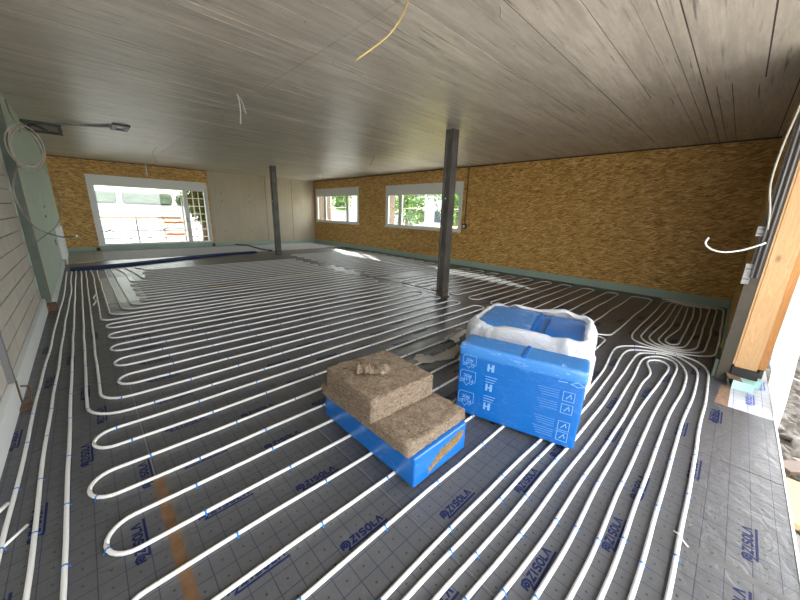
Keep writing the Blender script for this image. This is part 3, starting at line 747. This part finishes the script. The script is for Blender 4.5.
# cap of stretched clear film on top
bm = softbox(LB+.006, TB+.006, .10, .018, 12, .006, 6, 5.0, 3); o = bm_obj('top_film', bm, M['bluetop'], pk); o.location = (0, 0, HB-.094)
pr = MB()
def emblem(u, v, s):
    word(pr, 'ROC', u-.043*s, v-.002, .024*s, .005*s, fx, True); word(pr, 'FLUM', u-.052*s, v-.038*s, .024*s, .005*s, fx, True)
    out = [(-.062, .035), (-.05, .055), (.062, .055), (.062, -.03), (.03, -.06), (.015, -.045), (-.005, -.075), (-.03, -.045), (-.062, -.05)]
    pr.stroke([(u+a*s, v+bb*s) for a, bb in out], .004*s, fx, True)
emblem(.085, .335, 1.0); emblem(.085, .15, 1.0); emblem(.09, .475, .85)
pr.build('printed_emblem', M['whiteprint'], pk)['kind'] = 'stuff'
pt = MB()
for k in range(3):
    u, v = .262, .46-.165*k
    pt.stroke([(u-.022, v-.03), (u-.022, v+.03)], .016, fx); pt.stroke([(u+.012, v-.03), (u+.012, v+.03)], .02, fx); pt.stroke([(u-.022, v), (u+.012, v)], .012, fx)
for k in range(2):
    for j in range(3): pt.stroke([(.225, .385-.165*k-.022*j), (.225+.09-.01*j, .385-.165*k-.022*j)], .006, fx)
pt.build('printed_text', M['whiteprint'], pk)['kind'] = 'stuff'
for k, (u, v) in enumerate([(.80, .40), (.80, .305), (.80, .17), (.80, .085)]):
    pi = MB(); pi.stroke([(u-.035, v-.035), (u+.035, v-.035), (u+.035, v+.035), (u-.035, v+.035)], .004, fx, True)
    pi.stroke([(u-.015, v-.018), (u+.01, v+.02), (u+.018, v-.01)], .006, fx)
    for j in range(4): pi.stroke([(u-.20+.01*j, v+.028-.018*j), (u-.06, v+.03-.018*j)], .0022, fx)
    pi.build('printed_icon', M['whiteprint'], pk)['kind'] = 'stuff'
pi = MB()
pi.stroke([(.80, .50), (.84, .52), (.88, .50), (.84, .485)], .005, fx, True); pi.stroke([(.72, .50), (.78, .505)], .006, fx)
pi.build('printed_mark', M['whiteprint'], pk)['kind'] = 'stuff'
MB().tube([(-LB/2+.006, yf*.8, HB-.13), (-LB/2-.006, yf*.8, HB-.13)], .022, 12).build('wool_hole', M['woolyellow'], pk)
sg = MB(); sg.box(.02, .045, -TB/2+.0, TB/2-.0, HB+.003, HB+.010); sg.build('film_seam', M['bluefilm'], pk)

# pack in the white bag, behind
CX, CY, CLn, CDp, CH = 3.00, 1.22, .93, .74, .60
pc = empty('insulation_pack', (CX, CY, ZP), angB); tag(pc, 'blue wrapped insulation pack sitting inside the open white plastic bag', 'pack', 'blue insulation packs')
bm = softbox(CLn, CDp, CH, .03, 12, .012, 4, 9.0, 3); bm_obj('wrapping', bm, M['bluefilm'], pc)
bm = softbox(CLn*.52, CDp*.96, .02, .008, 8, .006, 6, 3.0, 2); o = bm_obj('top_film', bm, M['bluetop'], pc); o.location = (-CLn*.225, 0, CH-.004)
MB().box(.03, .05, -CDp*.45, CDp*.45, CH+.0, CH+.02).build('film_seam', M['bluefilm'], pc)
MB().box(.15, .16, -CDp*.42, CDp*.42, CH+.0, CH+.016).build('film_seam', M['bluefilm'], pc)
def rrect(sx, sy, r, n=96):
    out = []; per = []
    for k in range(n):
        t = 2*math.pi*k/n; c, s_ = math.cos(t), math.sin(t); pw = .28
        x = math.copysign(abs(c)**pw, c)*sx/2; y = math.copysign(abs(s_)**pw, s_)*sy/2; out.append((x, y))
    return out
lv = [(.0, .03), (.05, .07), (.14, .085), (.25, .09), (.36, .085), (.45, .085), (.53, .075), (.59, .06), (.622, .035), (.628, .008), (.612, -.012)]
s = MB(); n = 220
for j, (z, off) in enumerate(lv):
    for k, (x, y) in enumerate(rrect(CLn+2*off, CDp+2*off, .1, n)):
        p = Vector((x*2.2, y*2.2, z*2.5)); nn = noise.noise(p*2+Vector((4, 4, 4)))*.5+noise.noise(Vector((x*16, y*16, z*4+3)))*.45+noise.noise(Vector((x*30, y*30, z*14)))*.2
        amp = .06 if 0 < j < 8 else .03
        d = Vector((x, y)).normalized(); kk = 1+0
        zz = z + (noise.noise(Vector((x*6, y*6, 7)))*.06 if j > 5 else 0)
        off2 = max(nn*amp, -.035) if z > .5 else nn*amp
        s.v.append((x+d.x*off2, y+d.y*off2, max(zz, .001)))
for j in range(len(lv)-1):
    for k in range(n):
        l2 = (k+1) % n; s.f.append((j*n+k, j*n+l2, (j+1)*n+l2, (j+1)*n+k))
bagroot = s.build('plastic_bag', M['bag'], None, True, (CX, CY, ZP)); bagroot.rotation_euler = (0, 0, angB)
tag(bagroot, 'crumpled white plastic bag rolled down around the rear blue pack', 'bag')

# crumpled film on the floor left of the packs
def crumple(name, pts, wd, label, seed):
    c0 = unproj(*pts[0]); s = MB(); C = cat_rom([unproj(*p) for p in pts], .04); m = len(C); cols = 9
    for i, p in enumerate(C):
        a = C[max(i-1, 0)]; b2 = C[min(i+1, m-1)]; d = (b2-a).normalized(); nn = Vector((-d.y, d.x, 0)); ww = wd*(.6+.5*noise.noise(Vector((i*.25, seed, 0))))
        for k in range(cols):
            t = k/(cols-1)-.5
            z = .03+.06*abs(noise.noise(Vector((i*.5, k*.7, seed))))+.05*(1-4*t*t)*(.5+.5*noise.noise(Vector((i*.3, seed*2, 1))))
            q = p+nn*(t*ww)+d*.03*noise.noise(Vector((i*.6, k*.6, seed+4)))
            s.v.append((q.x-c0.x, q.y-c0.y, z))
    for i in range(m-1):
        for k in range(cols-1): s.f.append((i*cols+k, i*cols+k+1, (i+1)*cols+k+1, (i+1)*cols+k))
    o = s.build(name, M['dirtyfilm'], None, True, (c0.x, c0.y, 0)); tag(o, label, 'plastic film')
crumple('plastic_film', [(416, 360), (428, 363), (441, 361), (452, 356), (458, 350)], .20, 'dusty crumpled plastic film strip lying left of the front pack', 1.0)
crumple('plastic_film', [(450, 344), (455, 339), (460, 335), (466, 333)], .24, 'dusty crumpled plastic film tuft beside the white bag', 5.0)

# opened pack lying flat with two loose wool slabs on it
pa = empty('insulation_pack', (1.44*KP, 1.54*KP, ZP), .005); tag(pa, 'blue wrapped insulation pack lying flat with its end torn open', 'pack', 'blue insulation packs')
bm = softbox(.52, .98, .21, .012, 12, .004, 6, 1.0, 3); bm_obj('wrapping', bm, M['bluefilm'], pa)
yv = -.49-.003
pts = [(-.13, .03), (-.06, .055), (.02, .075), (.10, .085), (.17, .10), (.215, .125), (.225, .165), (.20, .178), (.12, .165), (.05, .15), (-.02, .145), (-.06, .12), (-.10, .085), (-.13, .07)]
s = MB(); m = len(pts)
s.v = [(a, yv, b2) for a, b2 in pts] + [(a, yv+.01, b2) for a, b2 in pts] + [(.05, yv-.006, .11)]
s.f = [(i, (i+1) % m, 2*m) for i in range(m)] + [(i, i+m, (i+1) % m+m, (i+1) % m) for i in range(m)]
s.build('torn_opening', M['woolyellow'], pa)
def slab(name, sx, sy, sz, loc, rz, label, seed, amp=.012, cuts=26):
    bm = softbox(sx, sy, sz, .010, cuts, amp, 11, seed, 1)
    for v in bm.verts:
        p = v.co*38+Vector((seed, 2, 9)); v.co += v.normal*noise.noise(p)*.005
    o = bm_obj(name, bm, M['wool'], None, True); o.location = loc; o.rotation_euler = (0, 0, rz); tag(o, label, 'wool slab', 'brown mineral wool slabs'); return o
slab('wool_slab', .57, .95, .085, (1.425*KP, 1.545*KP, .214+ZP), .01, 'thin brown mineral wool slab lying directly on the flat blue pack', 3.1)
slab('wool_slab', .56, .57, .165, (1.405*KP, 1.635*KP, .302+ZP), -.05, 'thick square brown mineral wool block on top of the thin slab', 8.4, .008, 30)
bm = bmesh.new()
for k in range(7):
    t = bmesh.ops.create_icosphere(bm, subdivisions=3, radius=.045)
    off = Vector((.04*k-.10, .018*math.sin(k*2.1)-.0, .024+.012*math.sin(k*1.3)))
    for v in t['verts']: v.co = Vector((v.co.x*.9, v.co.y*.9, v.co.z*1.0))+off
for v in bm.verts:
    v.co += Vector((noise.noise(v.co*30), noise.noise(v.co*30+Vector((9, 0, 0))), noise.noise(v.co*30+Vector((0, 9, 0)))))*.022; v.co.z = max(v.co.z, 0)
tu = bm_obj('wool_tuft', bm, M['wool'], None, True); tu.location = (1.32*KP, 1.64*KP, .482+ZP); tu.rotation_euler = (0, 0, -.75); tu.scale = (.75, .85, .9)
tag(tu, 'torn tuft of brown mineral wool resting on the thick block', 'wool tuft')

# ================================================================== LEFT WALL FITTINGS
gp = empty('wall_post', (XL, 7.10, 0)); tag(gp, 'grey green vertical post where the pale brick meets the green board', 'post')
MB().box(-.04, .052, -.022, -.002, .12, H-.01).build('flange', M['greenpost'], gp)
MB().box(.052, .060, -.022, .03, .12, H-.01).build('edge_strip', M['tape'], gp)
MB().box(-.03, .10, -.075, .05, 0.001, .119).build('foot_block', M['rust'], gp)
sp = empty('steel_post', (XL+.012, 3.80, 0)); tag(sp, 'galvanised steel post with a rusty foot close by the left edge', 'post')
s = MB(); s.box(-.05, -.012, -.022, .022, .20, H-.01); s.build('shaft', M['conduit'], sp)
MB().box(-.045, -.008, -.025, .025, .004, .20).build('foot', M['rust'], sp)
MB().box(-.02, .06, -.16, -.04, .001, .014).build('foot_plate', M['rust'], sp)
MB().tube([(.01, .0, .15), (.035, .05, .12), (.05, .02, .09), (.05, -.06, .03)], .008, 6).build('bracket', M['rust'], sp)
# sockets, cabinet, cables on the green board
def wallbox(u_y, z, sy, sz, dx, mat, name, label, cat):
    o = MB().box(0, dx, -sy/2, sy/2, -sz/2, sz/2).build(name, M[mat], None, False, (XL+.05, u_y, z)); tag(o, label, cat); return o
wallbox(10.1, 1.33, .22, .05, .012, 'black', 'wall_slot', 'long black slot in the green board at mid height', 'slot')
wallbox(10.4, 1.52, .16, .04, .012, 'black', 'wall_slot', 'short black slot in the green board above the longer one', 'slot')
wallbox(11.0, .72, .14, .12, .03, 'greyplastic', 'wall_socket', 'small grey square box low on the green board', 'box')
cab = empty('manifold_cabinet', (XL+.05, 12.7, .0)); tag(cab, 'white framed heating manifold cabinet at the far end of the left wall', 'cabinet')
s = MB(); s.box(0, .10, -.5, -.42, .18, 1.0); s.box(0, .10, .42, .5, .18, 1.0); s.box(0, .10, -.42, .42, .93, 1.0); s.box(0, .10, -.42, .42, .18, .24); s.build('frame', M['white'], cab)
MB().box(0.0, .01, -.42, .42, .24, .93).build('back_panel', M['greyplastic'], cab)
for z in (.45, .70): MB().tube([(.06, -.4, z), (.06, .4, z)], .02, 8).build('manifold_bar', M['steel'], cab)
for k in range(6): MB().tube([(.06, -.35+.12*k, .01), (.06, -.35+.12*k, .45+.25*(k % 2))], .012, 6).build('connector', M['pipe'], cab)
def cable(name, P, r, mat, label, cat='cable', step=.06): return loose(name, cat_rom(P, step), r, mat, label, cat)
def lw(u, v, dx=.03):
    X = XL+.05+dx; d = rt*((u-400)/F_PX) - up*((v-300)/F_PX) + fw; t = X/d.x; return Vector((0, 0, CAM_H))+d*t
# coil of cable on a nail
cc = []; ctr = lw(26, 148, .17)
for t in range(4*24):
    a = 2*math.pi*t/24; rr = .25+.03*math.sin(a*.37+1)
    cc.append((ctr.x+.55*rr*math.sin(a)+.012*math.sin(a*1.7), ctr.y+.3*rr*math.sin(a)+.02*math.sin(a*1.3+1)+.02*t/24, ctr.z+rr*math.cos(a)))
loose('cable_coil', cc, .009, 'cablegrey', 'round coil of pale cable hanging high on the green board', 'cable coil')
cable('loose_cable', [lw(22, 165, .06), lw(16, 170), lw(13, 190), lw(20, 208), lw(34, 226, .05), lw(47, 233, .1), lw(62, 237, .3), lw(77, 236, .5)], .010, 'cablegrey', 'long grey cable looping down from the coil past the OSB corner')
cable('loose_cable', [lw(30, 167, .12), lw(41, 166, .12), lw(53, 182, .14), lw(61, 205, .25), lw(57, 225, .2), lw(42, 238, .04), lw(37, 242, .02)], .008, 'cablegrey', 'thin grey cable arching from the coil to the lower socket')
cable('loose_cable', [lw(5, 99, .05), lw(10, 113, .04), lw(16, 124, .06), lw(20, 131, .12)], .011, 'cablegrey', 'grey cable dropping from the ceiling edge to the coil')
# ================================================================== CEILING FITTINGS
def cl(u, v, dz=0): return unproj(u, v, H-dz)
tb = empty('ceiling_recess', tuple(cl(36, 126))); tag(tb, 'long black framed recess box in the ceiling above the coil', 'recess box')
sx, sy = .36, .10
s = MB(); s.box(-sx, sx, -.62, -.46, -.04, .0); s.box(-sx, sx, .46, .62, -.04, .0); s.box(-sx, -sx+.09, -.46, .46, -.04, .0); s.box(sx-.06, sx, -.46, .46, -.04, 0); s.build('frame', M['black'], tb)
MB().box(-sx+.09, sx-.06, -.46, .46, -.009, -.001).build('inner_plate', M['greyplastic'], tb)
s = MB(); s.bar((-.02, -.3, -.025), (.12, .3, -.025), .07, .02); s.bar((-.17, .3, -.025), (-.05, -.3, -.025), .05, .02); s.build('bracket', M['black'], tb)
tb = empty('ceiling_socket', tuple(cl(120, 127))); tag(tb, 'small black socket box in the ceiling right of the long recess', 'socket box')
s = MB(); s.box(-.13, .13, -.30, -.18, -.03, 0); s.box(-.13, .13, .18, .30, -.03, 0); s.box(-.13, -.06, -.18, .18, -.03, 0); s.box(.07, .13, -.18, .18, -.03, 0); s.build('frame', M['black'], tb)
MB().box(-.06, .07, -.18, .18, -.012, -.001).build('inner_plate', M['cable'], tb)
P = [cl(56, 123.5, .02), cl(70, 124.5, .03), cl(90, 126, .02), cl(110, 126.5, .02)]
c = cat_rom(P, .03); rad = [.022 if k % 2 else .015 for k in range(len(c))]; base = c[0]
o = MB().tube([p-base for p in c], .02, 8, rad=rad).build('corrugated_conduit', M['greyplastic'], None, False, base); tag(o, 'grey corrugated conduit along the ceiling between the two black boxes', 'conduit')
def hang(u, v, pts, r, mat, label, name='ceiling_cable'):
    a = cl(u, v); P = [(a.x, a.y, H-.003)]+[(a.x+dx, a.y+dy, H-dz) for dx, dy, dz in pts]
    return cable(name, P, r, mat, label)
# yellow conduit: starts at the ceiling top of frame
a = cl(411, -14); e1 = unproj(355, 61, H-.30); e2 = unproj(388, 36, H-.16); e3 = unproj(404, 12, H-.05)
cable('ceiling_conduit', [(a.x, a.y, H-.003), tuple(e3), tuple(e2), tuple(e1)], .007, 'cableyellow', 'thin yellow conduit curving down from the ceiling at the top edge', 'conduit')
a = cl(237, 94)
cable('ceiling_cable', [(a.x, a.y, H-.002), (a.x+.02, a.y, H-.09), (a.x+.03, a.y+.02, H-.25), (a.x+.015, a.y+.01, H-.36)], .006, 'cable', 'short white cable hanging from the ceiling left of centre')
a = cl(239, 96)
cable('ceiling_cable', [(a.x, a.y, H-.002), (a.x+.03, a.y-.03, H-.10), (a.x+.055, a.y-.05, H-.22)], .005, 'cable', 'second shorter white cable hanging beside the one left of centre')
for (u, v, pts, lab) in [
 (157, 147, [(-.1, .1, .14), (-.02, .2, .32), (-.1, .25, .4)], 'thin grey cable hanging from the ceiling before the terrace door'),
 (186, 141, [(.05, -.1, .05), (.15, -.1, .12), (.25, .0, .24)], 'thin grey cable hanging from the ceiling right of the terrace door'),
 (374, 154, [(.02, .05, .1), (-.05, .1, .28)], 'thin grey cable hanging from the ceiling between the right wall windows'),
 (318, 166, [(.1, .1, .1), (.15, -.1, .3), (.05, -.2, .45)], 'thin grey cable hanging from the ceiling near the far right corner'),
 (612, 126, [(.02, .03, .08), (.0, .08, .2), (-.06, .1, .30)], 'thin grey cable hanging from the ceiling near the right wall'),
 (500, 5, [(.02, .0, .02), (.06, .03, .035), (.12, .05, .03)], 'tiny yellow wire end at the ceiling top centre')]:
    hang(u, v, pts, .005, 'cablegrey', lab)
# pipes on OSB walls
o = MB().tube([(0, 0, 0), (0, 0, -.40)], .02, 8).build('wall_conduit', M['foam'], None, True, (1.99, YB-.022, H-.01)); tag(o, 'short white conduit above the terrace door', 'conduit')
r = empty('wall_conduit', (XR-.02, 6.2, 0)); tag(r, 'pale conduit running down the OSB wall to a socket right of the near window', 'conduit')
MB().tube([(0, 0, H-.01), (0, 0, 1.33)], .018, 8).build('tube', M['tape'], r, True)
MB().box(-.035, .02, -.07, .07, 1.2, 1.34).build('socket', M['black'], r); MB().tube([(-.05, 0, 1.27), (-.035, 0, 1.27)], .045, 10).build('socket_cap', M['cable'], r)
# front wall fittings
def fitting(x, z, sx, sz, label):
    r = empty('junction_box', (x, -.135, z)); tag(r, label, 'junction box', 'grey junction boxes on the post'); MB().box(-sx/2, sx/2, -.025, .028, -sz/2, sz/2).build('body', M['greyplastic'], r)
    for k in (-1, 1): MB().box(-sx/2-.004, -sx/2, -.02, .02, k*sz/4-.004, k*sz/4+.004).build('slot', M['black'], r)
fitting(4.66, 1.54, .06, .09, 'upper small grey junction box beside the timber post')
fitting(4.66, 1.13, .06, .20, 'lower tall grey junction box beside the timber post')
for k, lab in enumerate(('grey conduit nearer the timber post', 'grey conduit farther from the timber post')):
    x, y = 4.618, -.20+.035*k
    o = MB().tube([(0, 0, 1.1), (0, 0, H-.01)], .009, 8).build('post_conduit', M['conduit'], None, True, (x, y, 0)); tag(o, lab, 'conduit')
cable('loose_cable', [(4.60, -.19, 1.44), (4.60, -.06, 1.36), (4.58, .07, 1.325), (4.57, .17, 1.345), (4.56, .225, 1.40), (4.56, .21, 1.46)], .0095, 'cable', 'white cable end sticking out into the room from the timber post')
cable('loose_cable', [(4.60, -.17, 1.56), (4.58, -.15, 1.72), (4.56, -.10, 1.95), (4.57, -.10, 2.25), (4.60, -.13, 2.6), (4.61, -.16, 2.9)], .009, 'cablegrey', 'grey cable arching up beside the timber post')
o = MB().box(-.02, .12, 0, .018, 0, .16).build('yellow_wedge', M['yellow'], None, False, (5.35, -.139, .001)); tag(o, 'yellow plastic piece at the foot of the front wall', 'wedge')
o = MB().box(0, .5, 0, .03, 0, .20).build('foam_upstand', M['greenpost'], None, False, (4.66, -.134, .001)); tag(o, 'grey green board strip standing at the foot of the post', 'board')

# ================================================================== OUTSIDE
gd = MB().box(-60, 70, -40, 80, -.6, -.42).build('ground', M['earth']); tag(gd, kind='structure')
# rubble outside the opening
def rock(bmr, seed):
    bm = bmesh.new(); bmesh.ops.create_icosphere(bm, subdivisions=2, radius=bmr)
    for v in bm.verts: v.co = Vector((v.co.x*1.3, v.co.y, v.co.z*.6)) + v.co.normalized()*noise.noise(v.co*(2.2/bmr)*.35+Vector((seed, seed, 0)))*bmr*.6
    me = bpy.data.meshes.new('stone'); bm.to_mesh(me); bm.free(); me.materials.append(M['stone']); return me
rk = [rock(.05, 1.3), rock(.07, 4.1), rock(.04, 8.2)]
rs = random.Random(5)
s = MB(); nst = 0
bs = MB(); nx_, ny_ = 150, 44
for j in range(ny_):
    for i in range(nx_):
        x = 1.5+8*i/(nx_-1); y = -2.6+(2.6+YF-.03)*j/(ny_-1); bs.v.append((x, y, -.40+.05*noise.noise(Vector((x*9, y*9, 0)))+.03*noise.noise(Vector((x*22, y*22, 4)))))
for j in range(ny_-1):
    for i in range(nx_-1): bs.f.append((j*nx_+i, j*nx_+i+1, (j+1)*nx_+i+1, (j+1)*nx_+i))
bed = bs.build('rubble_bed', plain('dark rubble', (.13, .115, .10), .95, var=.5, bscale=22, bump=.8)); tag(bed, kind='structure')
taken = []
for k in range(400):
    x = rs.uniform(2.3, 5.2); y = rs.uniform(-1.35, -.66)
    if any((x-a)**2+(y-b2)**2 < .165**2 for a, b2 in taken) or (3.1 < x < 4.45 and y > -1.2 and rs.random() < .75): continue
    taken.append((x, y))
    o = inst(rk[k % 3], 'rubble_stone', None, (x, y, -.39+rs.uniform(0, .02)), (rs.uniform(-.4, .4), rs.uniform(-.4, .4), rs.uniform(0, 6.3)), (rs.uniform(.6, 1.4),)*3)
    tag(o, 'rough grey stone in the rubble outside the floor edge', 'stone', 'rubble stones outside')
pl = MB().box(-.35, .35, -.06, .06, 0, .03).build('plank', M['woodbrown'], None, False, (4.0, -.86, -.31)); pl.rotation_euler = (.1, .05, -.75); tag(pl, 'reddish brown plank lying outside at the foot of the sheeting', 'plank')
pl = MB().box(-.3, .3, -.035, .035, 0, .04).build('plank', M['wood'], None, False, (3.35, -.66, -.33)); pl.rotation_euler = (0, .03, -.08); tag(pl, 'pale timber offcut lying outside on the rubble', 'plank')
tag(MB().tube([(3.05, -.69, -.34), (4.3, -1.15, -.14)], .024, 10).build('steel_prop', M['steel'], None, True), 'grey steel scaffold tube lying outside across the rubble', 'tube')
# white sheeting hanging outside the front wall
s = MB(); n = 30; lv = [-.16, 0, .15, .3, .5, .75, 1.0, 1.4, 1.9, 2.4, 3.0]
for j, z in enumerate(lv):
    for k in range(n):
        t = k/(n-1); x = 4.02+.42*(z+.16)+2.2*t
        y = -.578 + .018*noise.noise(Vector((x*3, z*2.2, 2))) - .02*math.sin(t*9) - .05*t
        s.v.append((x-4.5, min(y, -.562)+.6, z+.26))
for j in range(len(lv)-1):
    for k in range(n-1): s.f.append((j*n+k, j*n+k+1, (j+1)*n+k+1, (j+1)*n+k))
o = s.build('white_sheeting', M['tarp'], None, True, (4.5, -.6, -.26)); md = o.modifiers.new('thick', 'SOLIDIFY'); md.thickness = .012
tag(o, 'white plastic sheeting hanging outside behind the timber post', 'sheeting')

# terrace, scaffold railing, road and bank behind the door
tag(MB().box(-12, 22, YB+.35, 21, -.42, -.10).build('terrace', M['asphalt']), kind='structure')
tag(MB().box(-40, 50, 21, 33, -.42, -.30).build('road', M['asphalt']), kind='structure')
tag(MB().add([(-40, 25, -.3), (50, 25, -.3), (50, 33, 1.75), (-40, 33, 1.75)], [(0, 1, 2, 3)]).build('gravel_slope', M['asphalt']), kind='structure')
for k in range(8):
    bm = softbox(3.1, 1.0, .85, .12, 14, .14, 2.2, k*3.1, 2); hd = bm_obj('hedge', bm, M['leafgrey'], None, True); hd.location = (-6.5+3.5*k, 33.2, 1.74); tag(hd, '%s clipped grey green hedge block from the left beyond the slope' % ['first', 'second', 'third', 'fourth', 'fifth', 'sixth', 'seventh', 'eighth'][k], 'hedge', 'hedge blocks beyond the slope')
s = MB().add([(-40, 33.9, 1.6), (60, 33.9, 1.6), (60, 60, 8), (-40, 60, 8)], [(0, 1, 2, 3)]); tag(s.build('grass_bank', M['grass']), kind='structure')
tag(MB().box(-1, 8.6, YB+.36, YB+5.0, 2.80, 3.0).build('added_sun_blocker', M['conc']), kind='structure')  # unseen slab added above the terrace to keep sun out of the door
rl = empty('scaffold_railing', (2, 18.6, -.1)); tag(rl, 'galvanised scaffold railing with crossed braces outside the terrace door', 'railing')
for x in (-2.2, -.3, 1.6): MB().tube([(x, 0, 0), (x, 0, 1.35)], .025, 6).build('post', M['darksteel'], rl, True)
for z in (.3, .62): MB().tube([(-3, 0, z), (1.8, 0, z)], .022, 6).build('rail', M['darksteel'], rl, True)
for x in (-2.2, -.3): 
    MB().tube([(x, .03, .1), (x+1.9, .03, 1.2)], .016, 6).build('brace', M['darksteel'], rl, True); MB().tube([(x, -.03, 1.2), (x+1.9, -.03, .1)], .016, 6).build('brace', M['darksteel'], rl, True)
for x in (1.55, 1.80): MB().tube([(x, .25, 0), (x, .25, 3.2)], .024, 6).build('standard', M['darksteel'], rl, True)
MB().tube([(-3.2, .3, 1.9), (-.8, .3, 3.3)], .02, 6).build('brace', M['darksteel'], rl, True)
MB().box(-3, 1.4, -.03, .03, 1.14, 1.24).build('guard_board', M['wood'], rl)
sc = empty('mesh_screen', (3.75, 17.0, -.1)); tag(sc, 'white lattice screen outside the narrow door leaf', 'lattice')
for k in range(6): MB().tube([(-.55+.22*k, 0, 0), (-.55+.22*k, 0, 2.55)], .02, 6).build('bar', M['white'], sc, True)
for k in range(8): MB().tube([(-.55, .02, .1+.33*k), (.55, .02, .1+.33*k)], .02, 6).build('bar', M['white'], sc, True)
ba = empty('barrier', (3.4, 20.5, -.1)); tag(ba, 'orange and white site barrier beyond the door', 'barrier')
for z in (.25, .55, .85): MB().box(-.5, .5, -.03, .03, z, z+.12).build('barrier_board', M['orange' if z != .55 else 'white'], ba)
for x in (-.45, .45): MB().box(x-.05, x+.05, -.05, .05, 0, 1.3).build('post', M['white'], ba)
# trees
def tree(x, y, h, rad, mat, label, seed, z0=-.42):
    r = empty('tree', (x, y, z0)); tag(r, label, 'tree', 'trees outside'); rr = random.Random(seed)
    MB().tube([(0, 0, 0), (.05, .03, h*.35), (0, 0, h*.7)], .1, 8, rad=[.14, .11, .05]).build('trunk', M['bark'], r, True)
    s = MB()
    for k in range(1100):
        a = rr.uniform(0, 6.283); zz = rr.uniform(-1, 1); q = (rr.random()**.4)
        p = Vector((math.cos(a)*math.sqrt(1-zz*zz)*rad*q, math.sin(a)*math.sqrt(1-zz*zz)*rad*q, h*.62+zz*h*.38*q))
        p += Vector((noise.noise(p*.9), noise.noise(p*.9+Vector((5, 0, 0))), 0))*rad*.4
        d = Vector((rr.uniform(-1, 1), rr.uniform(-1, 1), rr.uniform(-1, 1))).normalized(); e2 = d.orthogonal().normalized(); f2 = d.cross(e2); sz = rr.uniform(.10, .2)*max(1, h/5)
        s.add([p-e2*sz, p+f2*sz*.5, p+e2*sz, p-f2*sz*.5], [(0, 1, 2, 3)])
    c = s.build('foliage', M[mat], r); c['kind'] = 'stuff'
tree(4.55, 19.6, 3.6, .85, 'leafy', 'yellow green tree behind the lattice screen', 1, -.1)
for k, (x, y, h, lab) in enumerate([(17, 17, 4.4, 'green tree seen through the left of the near window'), (21, 15.5, 5.2, 'tall green tree in the middle of the near window'), (19.5, 22.5, 4.8, 'green tree seen through the far window'), (24, 17.0, 5.5, 'far green tree over the meadow'), (24, 36, 6, 'dark tree in the left of the far window')]):
    tree(x, y, h, 1.5, 'leaf', lab, 10+k)
tag(MB().box(13, 40, 6, 17.5, -.42, -.3).build('meadow', M['field']), kind='structure')
tag(MB().box(13.5, 24, 10.2, 13.2, -.3, .9).build('yellow_bush_bank', M['field']), kind='structure')
def house(x, y, sx, sy, h, mat, label):
    r = empty('house', (x, y, -.42)); tag(r, label, 'house'); MB().box(-sx/2, sx/2, -sy/2, sy/2, 0, h).build('walls', M[mat], r)
    MB().add([(-sx/2-.3, -sy/2-.3, h), (sx/2+.3, -sy/2-.3, h), (sx/2+.3, sy/2+.3, h), (-sx/2-.3, sy/2+.3, h), (-sx/2-.3, 0, h+1.6), (sx/2+.3, 0, h+1.6)], [(0, 1, 5, 4), (2, 3, 4, 5), (0, 4, 3), (1, 2, 5), (0, 3, 2, 1)]).build('roof', M['roofred'], r)
    for k in range(3): MB().box(-sx/2-.03, -sx/2+.02, -sy*.35+k*sy*.28, -sy*.35+k*sy*.28+.9, 1.2, 2.4).build('window', M['paneD'], r)
house(32, 26, 7, 8, 4.2, 'houseA', 'grey house with a dark roof seen through the far window')
house(40, 14, 7, 8, 4.0, 'houseB', 'pale house with a dark roof seen through the near window')
tl = empty('site_container', (30, 18.6, -.42)); tag(tl, 'teal site container far off at the right of the near window', 'container'); MB().box(-1.2, 1.2, -3, 3, .1, 5.0).build('body', M['teal'], tl); MB().box(-1.25, 1.25, -3.05, 3.05, 5.0, 5.15).build('roof', M['houseA'], tl); MB().box(-1.1, 1.1, -2.9, 2.9, 0, .1).build('skid', M['steel'], tl)
fe = empty('scaffolding', (10.6, 8.5, -.42)); tag(fe, 'galvanised scaffold frame outside the near window', 'scaffold')
for y in (-1.6, 1.0, 3.2): MB().tube([(0, y, 0), (0, y, 3.6)], .025, 6).build('standard', M['steel'], fe, True)
for z in (1.5, 2.25): MB().tube([(0, -2.2, z), (0, 3.4, z)], .022, 6).build('rail', M['steel'], fe, True)
MB().box(-.1, .1, 3.0, 3.6, 1.0, 3.2).build('board', M['woodbrown'], fe)
fe = empty('scaffolding', (10.6, 15.5, -.42)); tag(fe, 'galvanised scaffold frame outside the far window', 'scaffold')
for y in (-1.0, 1.4, 3.6): MB().tube([(0, y, 0), (0, y, 3.6)], .025, 6).build('standard', M['steel'], fe, True)
for z in (1.5, 2.25): MB().tube([(0, -2.2, z), (0, 3.8, z)], .022, 6).build('rail', M['steel'], fe, True)
MB().box(-.1, .1, 1.6, 2.4, 1.0, 3.2).build('board', M['woodbrown'], fe)
